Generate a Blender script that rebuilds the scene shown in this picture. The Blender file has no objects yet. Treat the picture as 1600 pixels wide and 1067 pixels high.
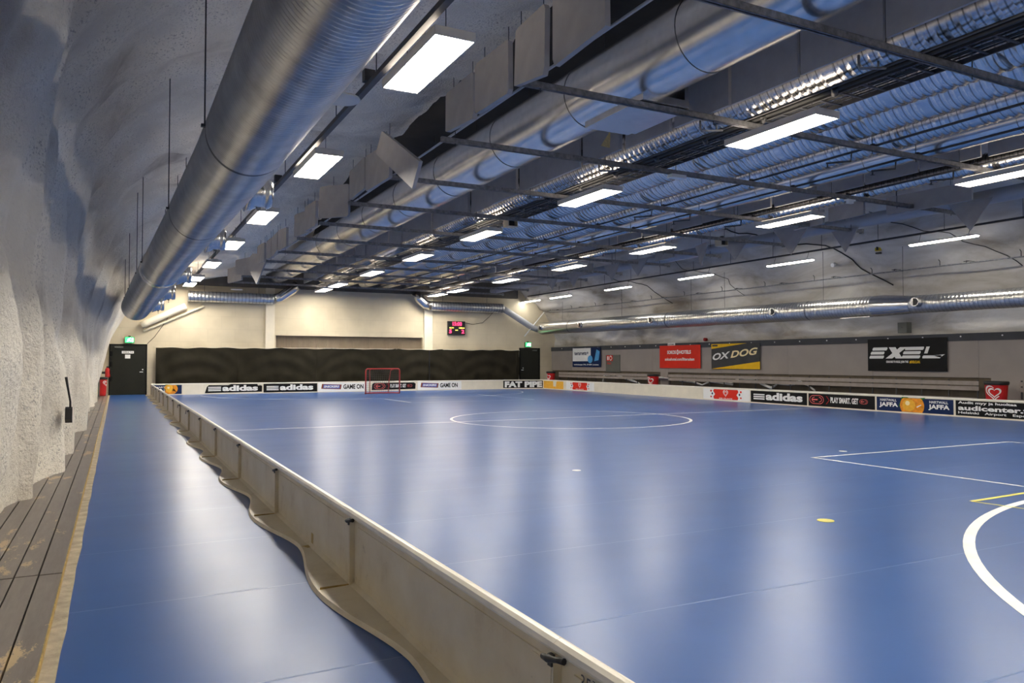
import bpy, math, random
from mathutils import Vector, Matrix, noise

# ------------------------------------------------------------------ camera, world, exposure
S = bpy.context.scene
C = S.collection
cam_data = bpy.data.cameras.new('camera')
cam = bpy.data.objects.new('camera', cam_data)
C.objects.link(cam)
cam_data.sensor_width = 36.0
cam_data.lens = 1198.3 / 1600 * 36.0
cam_data.clip_end = 200
YAW, PITCH = math.radians(27.286), math.radians(1.556)
cam.location = (-1.373, -17.234, 1.447)
cam.rotation_euler = (math.pi / 2 + PITCH, 0, -YAW)
S.camera = cam
world = bpy.data.worlds.new('world')
S.world = world
world.use_nodes = True
world.node_tree.nodes['Background'].inputs[0].default_value = (0.02, 0.022, 0.03, 1)
world.node_tree.nodes['Background'].inputs[1].default_value = 0.3
vs = S.view_settings
vs.view_transform = 'Standard'
vs.look = 'None'
vs.gamma = 1
vs.use_curve_mapping = False
vs.exposure = 1.28
LAMP = 26.0            # strength of the ceiling fixtures' diffusers
LAMP_COL = (1.0, 0.92, 0.79)
random.seed(7)
PI = math.pi

# ------------------------------------------------------------------ materials
def nodes(name):
    m = bpy.data.materials.new(name)
    m.use_nodes = True
    nt = m.node_tree
    return m, nt, nt.nodes['Principled BSDF']

def N(nt, t, **kw):
    n = nt.nodes.new(t)
    for k, v in kw.items():
        if k in n.inputs.keys():
            n.inputs[k].default_value = v
        else:
            setattr(n, k, v)
    return n

def coords(nt, scale=(1, 1, 1), kind='Object'):
    tc = N(nt, 'ShaderNodeTexCoord')
    mp = N(nt, 'ShaderNodeMapping')
    mp.inputs['Scale'].default_value = scale
    nt.links.new(tc.outputs[kind], mp.inputs[0])
    return mp.outputs[0]

def ramp(nt, src, stops):
    r = N(nt, 'ShaderNodeValToRGB')
    e = r.color_ramp.elements
    e[0].position, e[0].color = stops[0][0], (*stops[0][1], 1)
    e[1].position, e[1].color = stops[-1][0], (*stops[-1][1], 1)
    for p, c in stops[1:-1]:
        x = e.new(p)
        x.color = (*c, 1)
    nt.links.new(src, r.inputs[0])
    return r.outputs[0]

def bump(nt, b, h, strength=0.3, dist=0.01, normal=None):
    n = N(nt, 'ShaderNodeBump')
    n.inputs['Strength'].default_value = strength
    n.inputs['Distance'].default_value = dist
    nt.links.new(h, n.inputs['Height'])
    if normal is not None:
        nt.links.new(normal, n.inputs['Normal'])
    nt.links.new(n.outputs[0], b.inputs['Normal'])
    return n.outputs[0]

def paint(name, col, rough=0.5, var=0.12, nscale=3.0, metallic=0.0, bmp=0.0, bscale=60.0, spec=0.5):
    m, nt, b = nodes(name)
    v = coords(nt)
    n = N(nt, 'ShaderNodeTexNoise', Scale=nscale, Detail=6.0, Roughness=0.6)
    nt.links.new(v, n.inputs['Vector'])
    lo = tuple(c * (1 - var) for c in col)
    hi = tuple(min(1, c * (1 + var)) for c in col)
    nt.links.new(ramp(nt, n.outputs[0], [(0.3, lo), (0.7, hi)]), b.inputs['Base Color'])
    b.inputs['Roughness'].default_value = rough
    b.inputs['Metallic'].default_value = metallic
    b.inputs['Specular IOR Level'].default_value = spec
    if bmp:
        n2 = N(nt, 'ShaderNodeTexNoise', Scale=bscale, Detail=3.0)
        nt.links.new(v, n2.inputs['Vector'])
        bump(nt, b, n2.outputs[0], bmp, 0.01)
    return m

def emit(name, col, strength):
    m, nt, b = nodes(name)
    b.inputs['Base Color'].default_value = (*col, 1)
    b.inputs['Emission Color'].default_value = (*col, 1)
    b.inputs['Emission Strength'].default_value = strength
    return m

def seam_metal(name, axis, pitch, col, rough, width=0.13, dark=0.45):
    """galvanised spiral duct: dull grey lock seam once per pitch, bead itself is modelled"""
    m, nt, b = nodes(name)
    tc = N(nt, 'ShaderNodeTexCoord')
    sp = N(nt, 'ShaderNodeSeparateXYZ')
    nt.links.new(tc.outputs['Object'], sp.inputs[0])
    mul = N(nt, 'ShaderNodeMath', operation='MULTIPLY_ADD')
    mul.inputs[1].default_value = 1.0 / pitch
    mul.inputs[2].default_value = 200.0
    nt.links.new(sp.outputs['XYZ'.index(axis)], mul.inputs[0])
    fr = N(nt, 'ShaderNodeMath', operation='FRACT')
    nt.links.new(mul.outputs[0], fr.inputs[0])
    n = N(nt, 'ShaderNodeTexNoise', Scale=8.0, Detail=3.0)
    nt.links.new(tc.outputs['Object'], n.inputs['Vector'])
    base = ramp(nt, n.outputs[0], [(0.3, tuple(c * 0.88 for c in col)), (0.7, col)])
    seam = ramp(nt, fr.outputs[0], [(0.0, (dark,) * 3), (width, (dark,) * 3), (width + 0.03, (1, 1, 1)), (1.0, (1, 1, 1))])  # darkened band: seam dirt plus groove shadow put into the colour
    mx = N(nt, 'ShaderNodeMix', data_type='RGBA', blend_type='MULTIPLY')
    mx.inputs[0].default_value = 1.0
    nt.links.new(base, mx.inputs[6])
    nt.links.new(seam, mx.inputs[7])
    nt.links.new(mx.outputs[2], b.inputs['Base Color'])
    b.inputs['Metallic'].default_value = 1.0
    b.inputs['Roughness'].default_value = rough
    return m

def rock_material(name, warm=1.0):
    m, nt, b = nodes(name)
    v = coords(nt)
    big = N(nt, 'ShaderNodeTexNoise', Scale=0.55, Detail=5.0, Roughness=0.55)
    nt.links.new(v, big.inputs['Vector'])
    base = ramp(nt, big.outputs[0], [(0.3, (0.52, 0.46, 0.38)), (0.42, (0.80, 0.745, 0.65)), (0.55, (0.88, 0.83, 0.73)), (0.7, (0.90, 0.86, 0.78))])
    sp = N(nt, 'ShaderNodeTexNoise', Scale=26.0, Detail=3.0, Roughness=0.7)
    nt.links.new(v, sp.inputs['Vector'])
    spk = ramp(nt, sp.outputs[0], [(0.34, (0.50, 0.49, 0.50)), (0.45, (1, 1, 1))])
    pz = N(nt, 'ShaderNodeTexNoise', Scale=1.1, Detail=2.0)
    nt.links.new(v, pz.inputs['Vector'])
    pm = ramp(nt, pz.outputs[0], [(0.38, (0, 0, 0)), (0.6, (1, 1, 1))])
    mixs = N(nt, 'ShaderNodeMix', data_type='RGBA')
    mixs.inputs[6].default_value = (0.92, 0.92, 0.92, 1)
    nt.links.new(pm, mixs.inputs[0])
    nt.links.new(spk, mixs.inputs[7])
    mul = N(nt, 'ShaderNodeMix', data_type='RGBA', blend_type='MULTIPLY')
    mul.inputs[0].default_value = 1.0
    nt.links.new(base, mul.inputs[6])
    nt.links.new(mixs.outputs[2], mul.inputs[7])
    nt.links.new(mul.outputs[2], b.inputs['Base Color'])
    b.inputs['Roughness'].default_value = 0.85
    f1 = N(nt, 'ShaderNodeTexNoise', Scale=24.0, Detail=4.0, Roughness=0.65)
    nt.links.new(v, f1.inputs['Vector'])
    n1 = bump(nt, b, f1.outputs[0], 0.75, 0.05)
    f2 = N(nt, 'ShaderNodeTexNoise', Scale=2.2, Detail=3.0, Roughness=0.5)
    nt.links.new(v, f2.inputs['Vector'])
    bump(nt, b, f2.outputs[0], 0.5, 0.12, n1)
    return m

def concrete_material(name):
    m, nt, b = nodes(name)
    v = coords(nt, (0.35, 1, 1))
    big = N(nt, 'ShaderNodeTexNoise', Scale=0.8, Detail=8.0, Roughness=0.62, Distortion=0.6)
    nt.links.new(coords(nt, (1, 0.45, 1.3)), big.inputs['Vector'])
    base = ramp(nt, big.outputs[0], [(0.3, (0.26, 0.22, 0.17)), (0.45, (0.46, 0.43, 0.39)), (0.6, (0.60, 0.58, 0.56)), (0.75, (0.70, 0.68, 0.63))])
    nt.links.new(base, b.inputs['Base Color'])
    b.inputs['Roughness'].default_value = 0.55
    f = N(nt, 'ShaderNodeTexNoise', Scale=3.0, Detail=6.0, Roughness=0.55)
    nt.links.new(v, f.inputs['Vector'])
    bump(nt, b, f.outputs[0], 0.35, 0.06)
    return m

def mat_material():
    """blue rubber sports mat laid in 1.5 m rolls"""
    m, nt, b = nodes('blue_sports_mat')
    tc = N(nt, 'ShaderNodeTexCoord')
    v = tc.outputs['Object']
    n = N(nt, 'ShaderNodeTexNoise', Scale=0.6, Detail=6.0, Roughness=0.6)
    nt.links.new(v, n.inputs['Vector'])
    base = ramp(nt, n.outputs[0], [(0.3, (0.023, 0.080, 0.265)), (0.7, (0.031, 0.102, 0.325))])
    # roll seams
    sp = N(nt, 'ShaderNodeSeparateXYZ')
    nt.links.new(v, sp.inputs[0])
    wob = N(nt, 'ShaderNodeTexNoise', Scale=0.5, Detail=1.0)
    nt.links.new(v, wob.inputs['Vector'])
    wm = N(nt, 'ShaderNodeMath', operation='MULTIPLY_ADD')
    wm.inputs[1].default_value = 0.0
    nt.links.new(wob.outputs[0], wm.inputs[0])
    nt.links.new(sp.outputs[1], wm.inputs[2])
    k = N(nt, 'ShaderNodeMath', operation='MULTIPLY_ADD')
    k.inputs[1].default_value = 1 / 1.5
    k.inputs[2].default_value = 0.07 + 20
    nt.links.new(wm.outputs[0], k.inputs[0])
    fr = N(nt, 'ShaderNodeMath', operation='FRACT')
    nt.links.new(k.outputs[0], fr.inputs[0])
    seam = ramp(nt, fr.outputs[0], [(0.0, (0, 0, 0)), (0.002, (1, 1, 1)), (0.006, (1, 1, 1)), (0.009, (0, 0, 0))])
    mix = N(nt, 'ShaderNodeMix', data_type='RGBA')
    mix.inputs[7].default_value = (0.16, 0.26, 0.48, 1)
    nt.links.new(base, mix.inputs[6])
    sc = N(nt, 'ShaderNodeMath', operation='MULTIPLY')
    sc.inputs[1].default_value = 0.55
    nt.links.new(seam, sc.inputs[0])
    nt.links.new(sc.outputs[0], mix.inputs[0])
    nt.links.new(mix.outputs[2], b.inputs['Base Color'])
    # sheen wear: roughness in streaks along the rolls
    mp = N(nt, 'ShaderNodeMapping')
    mp.inputs['Scale'].default_value = (0.5, 1.6, 1)
    nt.links.new(v, mp.inputs[0])
    st = N(nt, 'ShaderNodeTexNoise', Scale=1.2, Detail=2.0, Roughness=0.5)
    nt.links.new(mp.outputs[0], st.inputs['Vector'])
    rr = N(nt, 'ShaderNodeMapRange')
    rr.inputs['From Min'].default_value = 0.3
    rr.inputs['From Max'].default_value = 0.7
    rr.inputs['To Min'].default_value = 0.285
    rr.inputs['To Max'].default_value = 0.305
    nt.links.new(st.outputs[0], rr.inputs[0])
    nt.links.new(rr.outputs[0], b.inputs['Roughness'])
    b.inputs['Specular IOR Level'].default_value = 0.42
    n1 = bump(nt, b, seam, 0.3, 0.003)
    w = N(nt, 'ShaderNodeTexNoise', Scale=1.6, Detail=2.0)
    nt.links.new(mp.outputs[0], w.inputs['Vector'])
    return m

def board_back_material():
    m, nt, b = nodes('worn_cream_plastic')
    v = coords(nt)
    n = N(nt, 'ShaderNodeTexNoise', Scale=2.0, Detail=8.0, Roughness=0.65)
    nt.links.new(v, n.inputs['Vector'])
    base = ramp(nt, n.outputs[0], [(0.28, (0.46, 0.36, 0.21)), (0.45, (0.62, 0.54, 0.38)), (0.7, (0.70, 0.63, 0.48))])
    s = N(nt, 'ShaderNodeTexNoise', Scale=11.0, Detail=4.0, Roughness=0.8)
    nt.links.new(v, s.inputs['Vector'])
    sm = ramp(nt, s.outputs[0], [(0.27, (0.45, 0.40, 0.33)), (0.34, (1, 1, 1))])
    mul = N(nt, 'ShaderNodeMix', data_type='RGBA', blend_type='MULTIPLY')
    mul.inputs[0].default_value = 0.8
    nt.links.new(base, mul.inputs[6])
    nt.links.new(sm, mul.inputs[7])
    nt.links.new(mul.outputs[2], b.inputs['Base Color'])
    b.inputs['Roughness'].default_value = 0.42
    return m

def deck_material():
    m, nt, b = nodes('worn_grey_painted_wood')
    v = coords(nt, (6, 0.7, 1))
    n = N(nt, 'ShaderNodeTexNoise', Scale=4.0, Detail=6.0, Roughness=0.7)
    nt.links.new(v, n.inputs['Vector'])
    n3 = N(nt, 'ShaderNodeTexNoise', Scale=1.3, Detail=6.0, Roughness=0.75)
    nt.links.new(coords(nt, (2.2, 0.8, 1)), n3.inputs['Vector'])
    grey = ramp(nt, n.outputs[0], [(0.3, (0.12, 0.10, 0.09)), (0.7, (0.19, 0.165, 0.15))])
    worn = ramp(nt, n3.outputs[0], [(0.575, (0, 0, 0)), (0.60, (1, 1, 1))])
    mix = N(nt, 'ShaderNodeMix', data_type='RGBA')
    mix.inputs[7].default_value = (0.46, 0.34, 0.19, 1)
    nt.links.new(worn, mix.inputs[0])
    nt.links.new(grey, mix.inputs[6])
    nt.links.new(mix.outputs[2], b.inputs['Base Color'])
    b.inputs['Roughness'].default_value = 0.33
    bump(nt, b, n.outputs[0], 0.15, 0.005)
    return m

def wall_paint(name, col):
    """cream painted blockwork"""
    m, nt, b = nodes(name)
    tc = N(nt, 'ShaderNodeTexCoord')
    mp = N(nt, 'ShaderNodeMapping')
    mp.inputs['Rotation'].default_value = (PI / 2, 0, 0)
    nt.links.new(tc.outputs['Object'], mp.inputs[0])
    br = N(nt, 'ShaderNodeTexBrick', Scale=1.0)
    br.inputs['Brick Width'].default_value = 1.2
    br.inputs['Row Height'].default_value = 0.6
    br.inputs['Mortar Size'].default_value = 0.006
    br.inputs['Color1'].default_value = (*col, 1)
    br.inputs['Color2'].default_value = (*[c * 0.97 for c in col], 1)
    br.inputs['Mortar'].default_value = (*[c * 0.86 for c in col], 1)
    nt.links.new(mp.outputs[0], br.inputs['Vector'])
    n = N(nt, 'ShaderNodeTexNoise', Scale=0.9, Detail=6.0)
    nt.links.new(tc.outputs['Object'], n.inputs['Vector'])
    r = ramp(nt, n.outputs[0], [(0.3, (0.86, 0.85, 0.83)), (0.6, (1, 1, 1))])
    mul = N(nt, 'ShaderNodeMix', data_type='RGBA', blend_type='MULTIPLY')
    mul.inputs[0].default_value = 1
    nt.links.new(br.outputs[0], mul.inputs[6])
    nt.links.new(r, mul.inputs[7])
    nt.links.new(mul.outputs[2], b.inputs['Base Color'])
    b.inputs['Roughness'].default_value = 0.6
    return m

M = dict(
    rock=rock_material('shotcrete'),
    concrete=concrete_material('smooth_vault_concrete'),
    mat=mat_material(),
    board_back=board_back_material(),
    board=paint('cream_board_plastic', (0.80, 0.74, 0.60), 0.35, 0.06, 2.0),
    rail=paint('white_top_rail', (0.84, 0.80, 0.70), 0.3, 0.08, 5.0),
    deck=deck_material(),
    strip=paint('bare_concrete_strip', (0.40, 0.34, 0.25), 0.8, 0.3, 8.0, bmp=0.3),
    floor=paint('grey_floor_concrete', (0.20, 0.19, 0.18), 0.7, 0.2, 2.0),
    cream=wall_paint('cream_wall_paint', (0.68, 0.60, 0.44)),
    cream_plain=paint('cream_trim_paint', (0.82, 0.75, 0.60), 0.6, 0.04),
    dark=paint('dark_ceiling', (0.035, 0.032, 0.028), 0.9, 0.3, 1.0),
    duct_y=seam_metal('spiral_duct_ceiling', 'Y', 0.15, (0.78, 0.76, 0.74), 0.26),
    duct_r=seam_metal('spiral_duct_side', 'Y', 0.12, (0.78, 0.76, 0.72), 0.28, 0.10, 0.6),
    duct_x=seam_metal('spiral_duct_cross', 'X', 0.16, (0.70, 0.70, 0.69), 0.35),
    smooth=paint('smooth_galvanised', (0.70, 0.69, 0.68), 0.25, 0.1, 6.0, metallic=1.0, bmp=0.008, bscale=3.0),
    insul=paint('grey_coated_pipe', (0.42, 0.43, 0.46), 0.45, 0.06),
    steel=paint('galvanised_strut', (0.25, 0.25, 0.26), 0.5, 0.35, 14.0, metallic=0.6),
    steel_dark=paint('dark_steel', (0.06, 0.06, 0.065), 0.5, 0.2, 8.0, metallic=0.4),
    black=paint('black_plastic', (0.012, 0.012, 0.013), 0.45, 0.2),
    cable=paint('black_cable', (0.02, 0.02, 0.02), 0.55, 0.2),
    housing=paint('lamp_housing', (0.62, 0.59, 0.55), 0.45, 0.05),
    lamp=emit('lamp_diffuser', LAMP_COL, LAMP),
    added_uplight=emit('added_uplight_glow', (1.0, 0.86, 0.70), LAMP * 0.24),  # upward glow added to brighten the ceiling, not a real fixture part
    tube_lamp=emit('tube_lamp_diffuser', (1.0, 0.96, 0.88), 14.0),
    baffle=paint('grey_baffle_cloth', (0.36, 0.35, 0.35), 0.8, 0.08, 4.0, bmp=0.25, bscale=8.0),
    curtain=paint('dark_olive_curtain', (0.024, 0.021, 0.014), 0.85, 0.15, 2.0, spec=0.12),
    panel=paint('taupe_wall_panel', (0.30, 0.265, 0.245), 0.5, 0.07, 1.2),
    panel_band=paint('charcoal_band', (0.065, 0.068, 0.075), 0.55, 0.1, spec=0.12),
    bench=paint('taupe_bench_plank', (0.27, 0.235, 0.215), 0.5, 0.12, 5.0),
    door=paint('dark_green_grey_door', (0.020, 0.021, 0.016), 0.55, 0.08, spec=0.2),
    hatch=paint('grey_green_hatch', (0.12, 0.125, 0.11), 0.5, 0.06),
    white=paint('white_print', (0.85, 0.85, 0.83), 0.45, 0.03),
    red=paint('red_print', (0.72, 0.035, 0.018), 0.4, 0.05, spec=0.12),
    red_bin=paint('red_bin_plastic', (0.62, 0.02, 0.02), 0.35, 0.05),
    darkred=paint('dark_red_print', (0.28, 0.02, 0.02), 0.4, 0.05, spec=0.12),
    goal=paint('red_goal_paint', (0.42, 0.035, 0.03), 0.4, 0.05),
    ad_black=paint('black_print', (0.010, 0.010, 0.010), 0.38, 0.1, spec=0.12),
    navy=paint('navy_print', (0.012, 0.025, 0.085), 0.4, 0.15, spec=0.12),
    orange=paint('orange_print', (0.85, 0.30, 0.03), 0.4, 0.3, 9.0, spec=0.12),
    green=paint('green_leaf_print', (0.03, 0.16, 0.03), 0.4, 0.3, 12.0, spec=0.12),
    yellow=paint('yellow_print', (0.85, 0.52, 0.02), 0.4, 0.08, spec=0.12),
    amber=paint('amber_board_print', (0.85, 0.45, 0.05), 0.4, 0.12, 12.0, spec=0.12),
    gold=paint('pale_gold_print', (0.90, 0.74, 0.40), 0.4, 0.05),
    pinkred=paint('pink_red_print', (0.78, 0.16, 0.15), 0.4, 0.05, spec=0.12),
    blue=paint('light_blue_print', (0.08, 0.35, 0.70), 0.4, 0.2, 14.0),
    charcoal=paint('charcoal_print', (0.06, 0.06, 0.062), 0.4, 0.1, spec=0.12),
    line_white=paint('white_floor_line', (0.88, 0.88, 0.84), 0.4, 0.08, 4.0),
    line_yellow=paint('yellow_floor_line', (0.80, 0.70, 0.10), 0.4, 0.08, 4.0),
    snick_a=paint('blue_wrapper_print', (0.10, 0.14, 0.42), 0.4, 0.1, spec=0.12),
    snick_b=paint('brown_wrapper_print', (0.22, 0.06, 0.03), 0.4, 0.2, 12.0, spec=0.12),
    exit=emit('exit_sign_face', (0.05, 0.65, 0.16), 1.3),
    exit_white=emit('exit_sign_pictogram', (0.75, 1.0, 0.80), 1.8),
    led_red=emit('red_led', (1.0, 0.03, 0.10), 2.2),
    led_yellow=emit('yellow_led', (0.9, 0.75, 0.15), 1.2),
    wood=paint('brown_wood', (0.30, 0.17, 0.05), 0.6, 0.2, 10.0),
    grille=paint('tan_grille', (0.36, 0.29, 0.21), 0.6, 0.1),
    grille_dark=paint('dark_grille_gap', (0.10, 0.09, 0.08), 0.7, 0.1),
    yellow_box=paint('yellow_box_plastic', (0.62, 0.46, 0.03), 0.5, 0.1),
    beige=paint('beige_box', (0.55, 0.48, 0.36), 0.5, 0.05),
    rust=paint('rust_stain', (0.40, 0.27, 0.08), 0.6, 0.3, 20.0),
)
M['bulkhead'] = paint('brown_grey_bulkhead', (0.10, 0.09, 0.075), 0.8, 0.2)
M['niche'] = paint('brown_niche_board', (0.11, 0.085, 0.055), 0.7, 0.25, 2.0)
M['net'] = paint('grey_goal_net', (0.10, 0.09, 0.09), 0.8, 0.1)

# ------------------------------------------------------------------ mesh helpers
class MB:
    def __init__(self, T=None):
        self.v, self.f, self.s = [], [], []
        self.T = T
    def _add(self, vs, fs, smooth):
        b = len(self.v)
        for p in vs:
            p = Vector(p)
            if self.T is not None:
                p = self.T @ p
            self.v.append(p)
        for f in fs:
            self.f.append([b + i for i in f])
            self.s.append(smooth)
        return self
    def box(self, x0, x1, y0, y1, z0, z1, R=None):
        vs = [(x, y, z) for z in (z0, z1) for y in (y0, y1) for x in (x0, x1)]
        if R is not None:
            c = Vector(((x0 + x1) / 2, (y0 + y1) / 2, (z0 + z1) / 2))
            vs = [c + R @ (Vector(p) - c) for p in vs]
        return self._add(vs, [(0, 2, 3, 1), (4, 5, 7, 6), (0, 1, 5, 4), (2, 6, 7, 3), (0, 4, 6, 2), (1, 3, 7, 5)], False)
    def tube(self, pts, r, n=16, caps=True, smooth=True):
        pts = [Vector(p) for p in pts]
        rs = r if isinstance(r, (list, tuple)) else [r] * len(pts)
        rings = []
        up = None
        for i, p in enumerate(pts):
            a = pts[max(0, i - 1)]
            b = pts[min(len(pts) - 1, i + 1)]
            t = (b - a).normalized()
            if up is None:
                up = Vector((0, 0, 1)) if abs(t.z) < 0.9 else Vector((1, 0, 0))
            s = t.cross(up).normalized()
            u = s.cross(t).normalized()
            up = u
            rings.append([p + (s * math.cos(2 * PI * k / n) + u * math.sin(2 * PI * k / n)) * rs[i] for k in range(n)])
        vs = [q for ring in rings for q in ring]
        fs = []
        for i in range(len(pts) - 1):
            for k in range(n):
                fs.append((i * n + k, i * n + (k + 1) % n, (i + 1) * n + (k + 1) % n, (i + 1) * n + k))
        self._add(vs, fs, smooth)
        if caps:
            L = (len(pts) - 1) * n
            b = len(self.v) - len(vs)
            self.f.append([b + k for k in reversed(range(n))]); self.s.append(False)
            self.f.append([b + L + k for k in range(n)]); self.s.append(False)
        return self
    def prism(self, poly, axis, a, b):
        """poly of 2-D points in the plane normal to axis, extruded from a to b"""
        def P(p, h):
            return {'X': (h, p[0], p[1]), 'Y': (p[0], h, p[1]), 'Z': (p[0], p[1], h)}[axis]
        n = len(poly)
        vs = [P(p, a) for p in poly] + [P(p, b) for p in poly]
        fs = [tuple(range(n)), tuple(range(2 * n - 1, n - 1, -1))]
        for i in range(n):
            j = (i + 1) % n
            fs.append((i, n + i, n + j, j))
        return self._add(vs, fs, False)
    def grid(self, P, nu, nv, smooth=True):
        vs = [P(i / (nu - 1), j / (nv - 1)) for i in range(nu) for j in range(nv)]
        fs = [(i * nv + j, (i + 1) * nv + j, (i + 1) * nv + j + 1, i * nv + j + 1) for i in range(nu - 1) for j in range(nv - 1)]
        return self._add(vs, fs, smooth)
    def mesh(self, name, mat, off=(0, 0, 0)):
        me = bpy.data.meshes.new(name)
        o = Vector(off)
        me.from_pydata([p - o for p in self.v], [], self.f)
        me.polygons.foreach_set('use_smooth', self.s)
        me.materials.append(mat)
        me.update()
        return me

def offset_of(o):
    while o.parent is not None:
        o = o.parent
    return o.location

def tag(o, label=None, cat=None, group=None, kind=None):
    if label: o['label'] = label
    if cat: o['category'] = cat
    if group: o['group'] = group
    if kind: o['kind'] = kind
    return o

def part(name, mb, mat, parent, local=False):
    """mesh part; vertices given in world space unless local"""
    off = (0, 0, 0) if local else offset_of(parent)
    o = bpy.data.objects.new(name, mb.mesh(name, mat, off))
    C.objects.link(o)
    o.parent = parent
    return o

def solo(name, mb, mat, label=None, cat=None, group=None, kind=None, loc=(0, 0, 0)):
    o = bpy.data.objects.new(name, mb.mesh(name, mat, loc))
    C.objects.link(o)
    o.location = loc
    return tag(o, label, cat, group, kind)

def thing(name, loc, label, cat, group=None, rz=0.0, kind=None):
    o = bpy.data.objects.new(name, None)
    C.objects.link(o)
    o.location = loc
    o.rotation_euler = (0, 0, rz)
    o.empty_display_size = 0.1
    return tag(o, label, cat, group, kind)

def copy_tree(o, parent=None):
    c = o.copy()
    C.objects.link(c)
    if parent is not None:
        c.parent = parent
    for ch in list(o.children):
        copy_tree(ch, c)
    return c

def text_mesh(mb, body, u0, u1, v0, v1, y=0.0, bold=0.02, shear=0.0, back=False, depth=0.002):
    """adds lettering fitted in a rectangle of the local XZ plane, facing -Y (or +Y)"""
    cu = bpy.data.curves.new('lettering', 'FONT')
    cu.body = body
    cu.size = 1.0
    cu.offset = bold
    cu.shear = shear
    cu.resolution_u = 3
    t = bpy.data.objects.new('lettering', cu)
    me = bpy.data.meshes.new_from_object(t)
    if len(me.vertices) == 0:
        return mb
    xs = [q.co.x for q in me.vertices]
    ys = [q.co.y for q in me.vertices]
    x0, x1, z0, z1 = min(xs), max(xs), min(ys), max(ys)
    sx = (u1 - u0) / (x1 - x0)
    sz = (v1 - v0) / (z1 - z0)
    vs = []
    for q in me.vertices:
        u = (q.co.x - x0) * sx
        vs.append(((u1 - u) if back else (u0 + u), y, v0 + (q.co.y - z0) * sz))
    fs = [tuple(p.vertices) if not back else tuple(reversed(p.vertices)) for p in me.polygons]
    mb._add(vs, fs, False)
    bpy.data.objects.remove(t)
    bpy.data.curves.remove(cu)
    bpy.data.meshes.remove(me)
    return mb

def flat(mb, poly, y):
    """flat printed shape in local XZ plane, facing -Y"""
    return mb._add([(p[0], y, p[1]) for p in poly], [tuple(range(len(poly)))], False)

def ellipse(cx, cz, rx, rz, n=24, a0=0, a1=2 * PI):
    return [(cx + rx * math.cos(a0 + (a1 - a0) * i / n), cz + rz * math.sin(a0 + (a1 - a0) * i / n)) for i in range(n)]

def ring(mb, cx, cz, rx, rz, w, y, n=28, a0=0.0, a1=2 * PI):
    for i in range(n):
        t0 = a0 + (a1 - a0) * i / n
        t1 = a0 + (a1 - a0) * (i + 1) / n
        q = [(cx + (rx - k) * math.cos(t), cz + (rz - k) * math.sin(t)) for k, t in ((0, t0), (0, t1), (w, t1), (w, t0))]
        flat(mb, q, y)
    return mb

def heart(cx, cz, s, n=32):
    out = []
    for i in range(n):
        t = 2 * PI * i / n
        x = 16 * math.sin(t) ** 3
        z = 13 * math.cos(t) - 5 * math.cos(2 * t) - 2 * math.cos(3 * t) - math.cos(4 * t)
        out.append((cx + x * s / 17, cz + (z + 2) * s / 17))
    return out

def heart_ring(mb, cx, cz, s, w, y, n=40, skip=()):
    A = heart(cx, cz, s, n)
    B = heart(cx, cz, s - w, n)
    for i in range(n):
        if i in skip:
            continue
        j = (i + 1) % n
        flat(mb, [A[i], A[j], B[j], B[i]], y)
    return mb

ORD = ['', 'first', 'second', 'third', 'fourth', 'fifth', 'sixth', 'seventh', 'eighth', 'ninth', 'tenth', 'eleventh',
       'twelfth', 'thirteenth', 'fourteenth', 'fifteenth', 'sixteenth']

# ------------------------------------------------------------------ the cavern: walls, ceiling, floor
def resample(prof, n):
    L = [0]
    for a, b in zip(prof, prof[1:]):
        L.append(L[-1] + math.dist(a, b))
    out = []
    for i in range(n):
        s = L[-1] * i / (n - 1)
        k = 0
        while k < len(L) - 2 and L[k + 1] < s:
            k += 1
        t = (s - L[k]) / (L[k + 1] - L[k])
        a, b = prof[k], prof[k + 1]
        d = Vector((b[0] - a[0], b[1] - a[1])).normalized()
        out.append((a[0] + (b[0] - a[0]) * t, a[1] + (b[1] - a[1]) * t, -d.y, d.x, s))
    # smooth the normals
    res = []
    for i in range(n):
        nx = sum(out[j][2] for j in range(max(0, i - 6), min(n, i + 7)))
        nz = sum(out[j][3] for j in range(max(0, i - 6), min(n, i + 7)))
        l = math.hypot(nx, nz)
        x = sum(out[j][0] for j in range(max(0, i - 3), min(n, i + 4))) / (min(n, i + 4) - max(0, i - 3))
        z = sum(out[j][1] for j in range(max(0, i - 3), min(n, i + 4))) / (min(n, i + 4) - max(0, i - 3))
        if i in (0, n - 1):
            x, z = out[i][0], out[i][1]
        res.append((x, z, nx / l, nz / l, out[i][4]))
    return res

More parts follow.
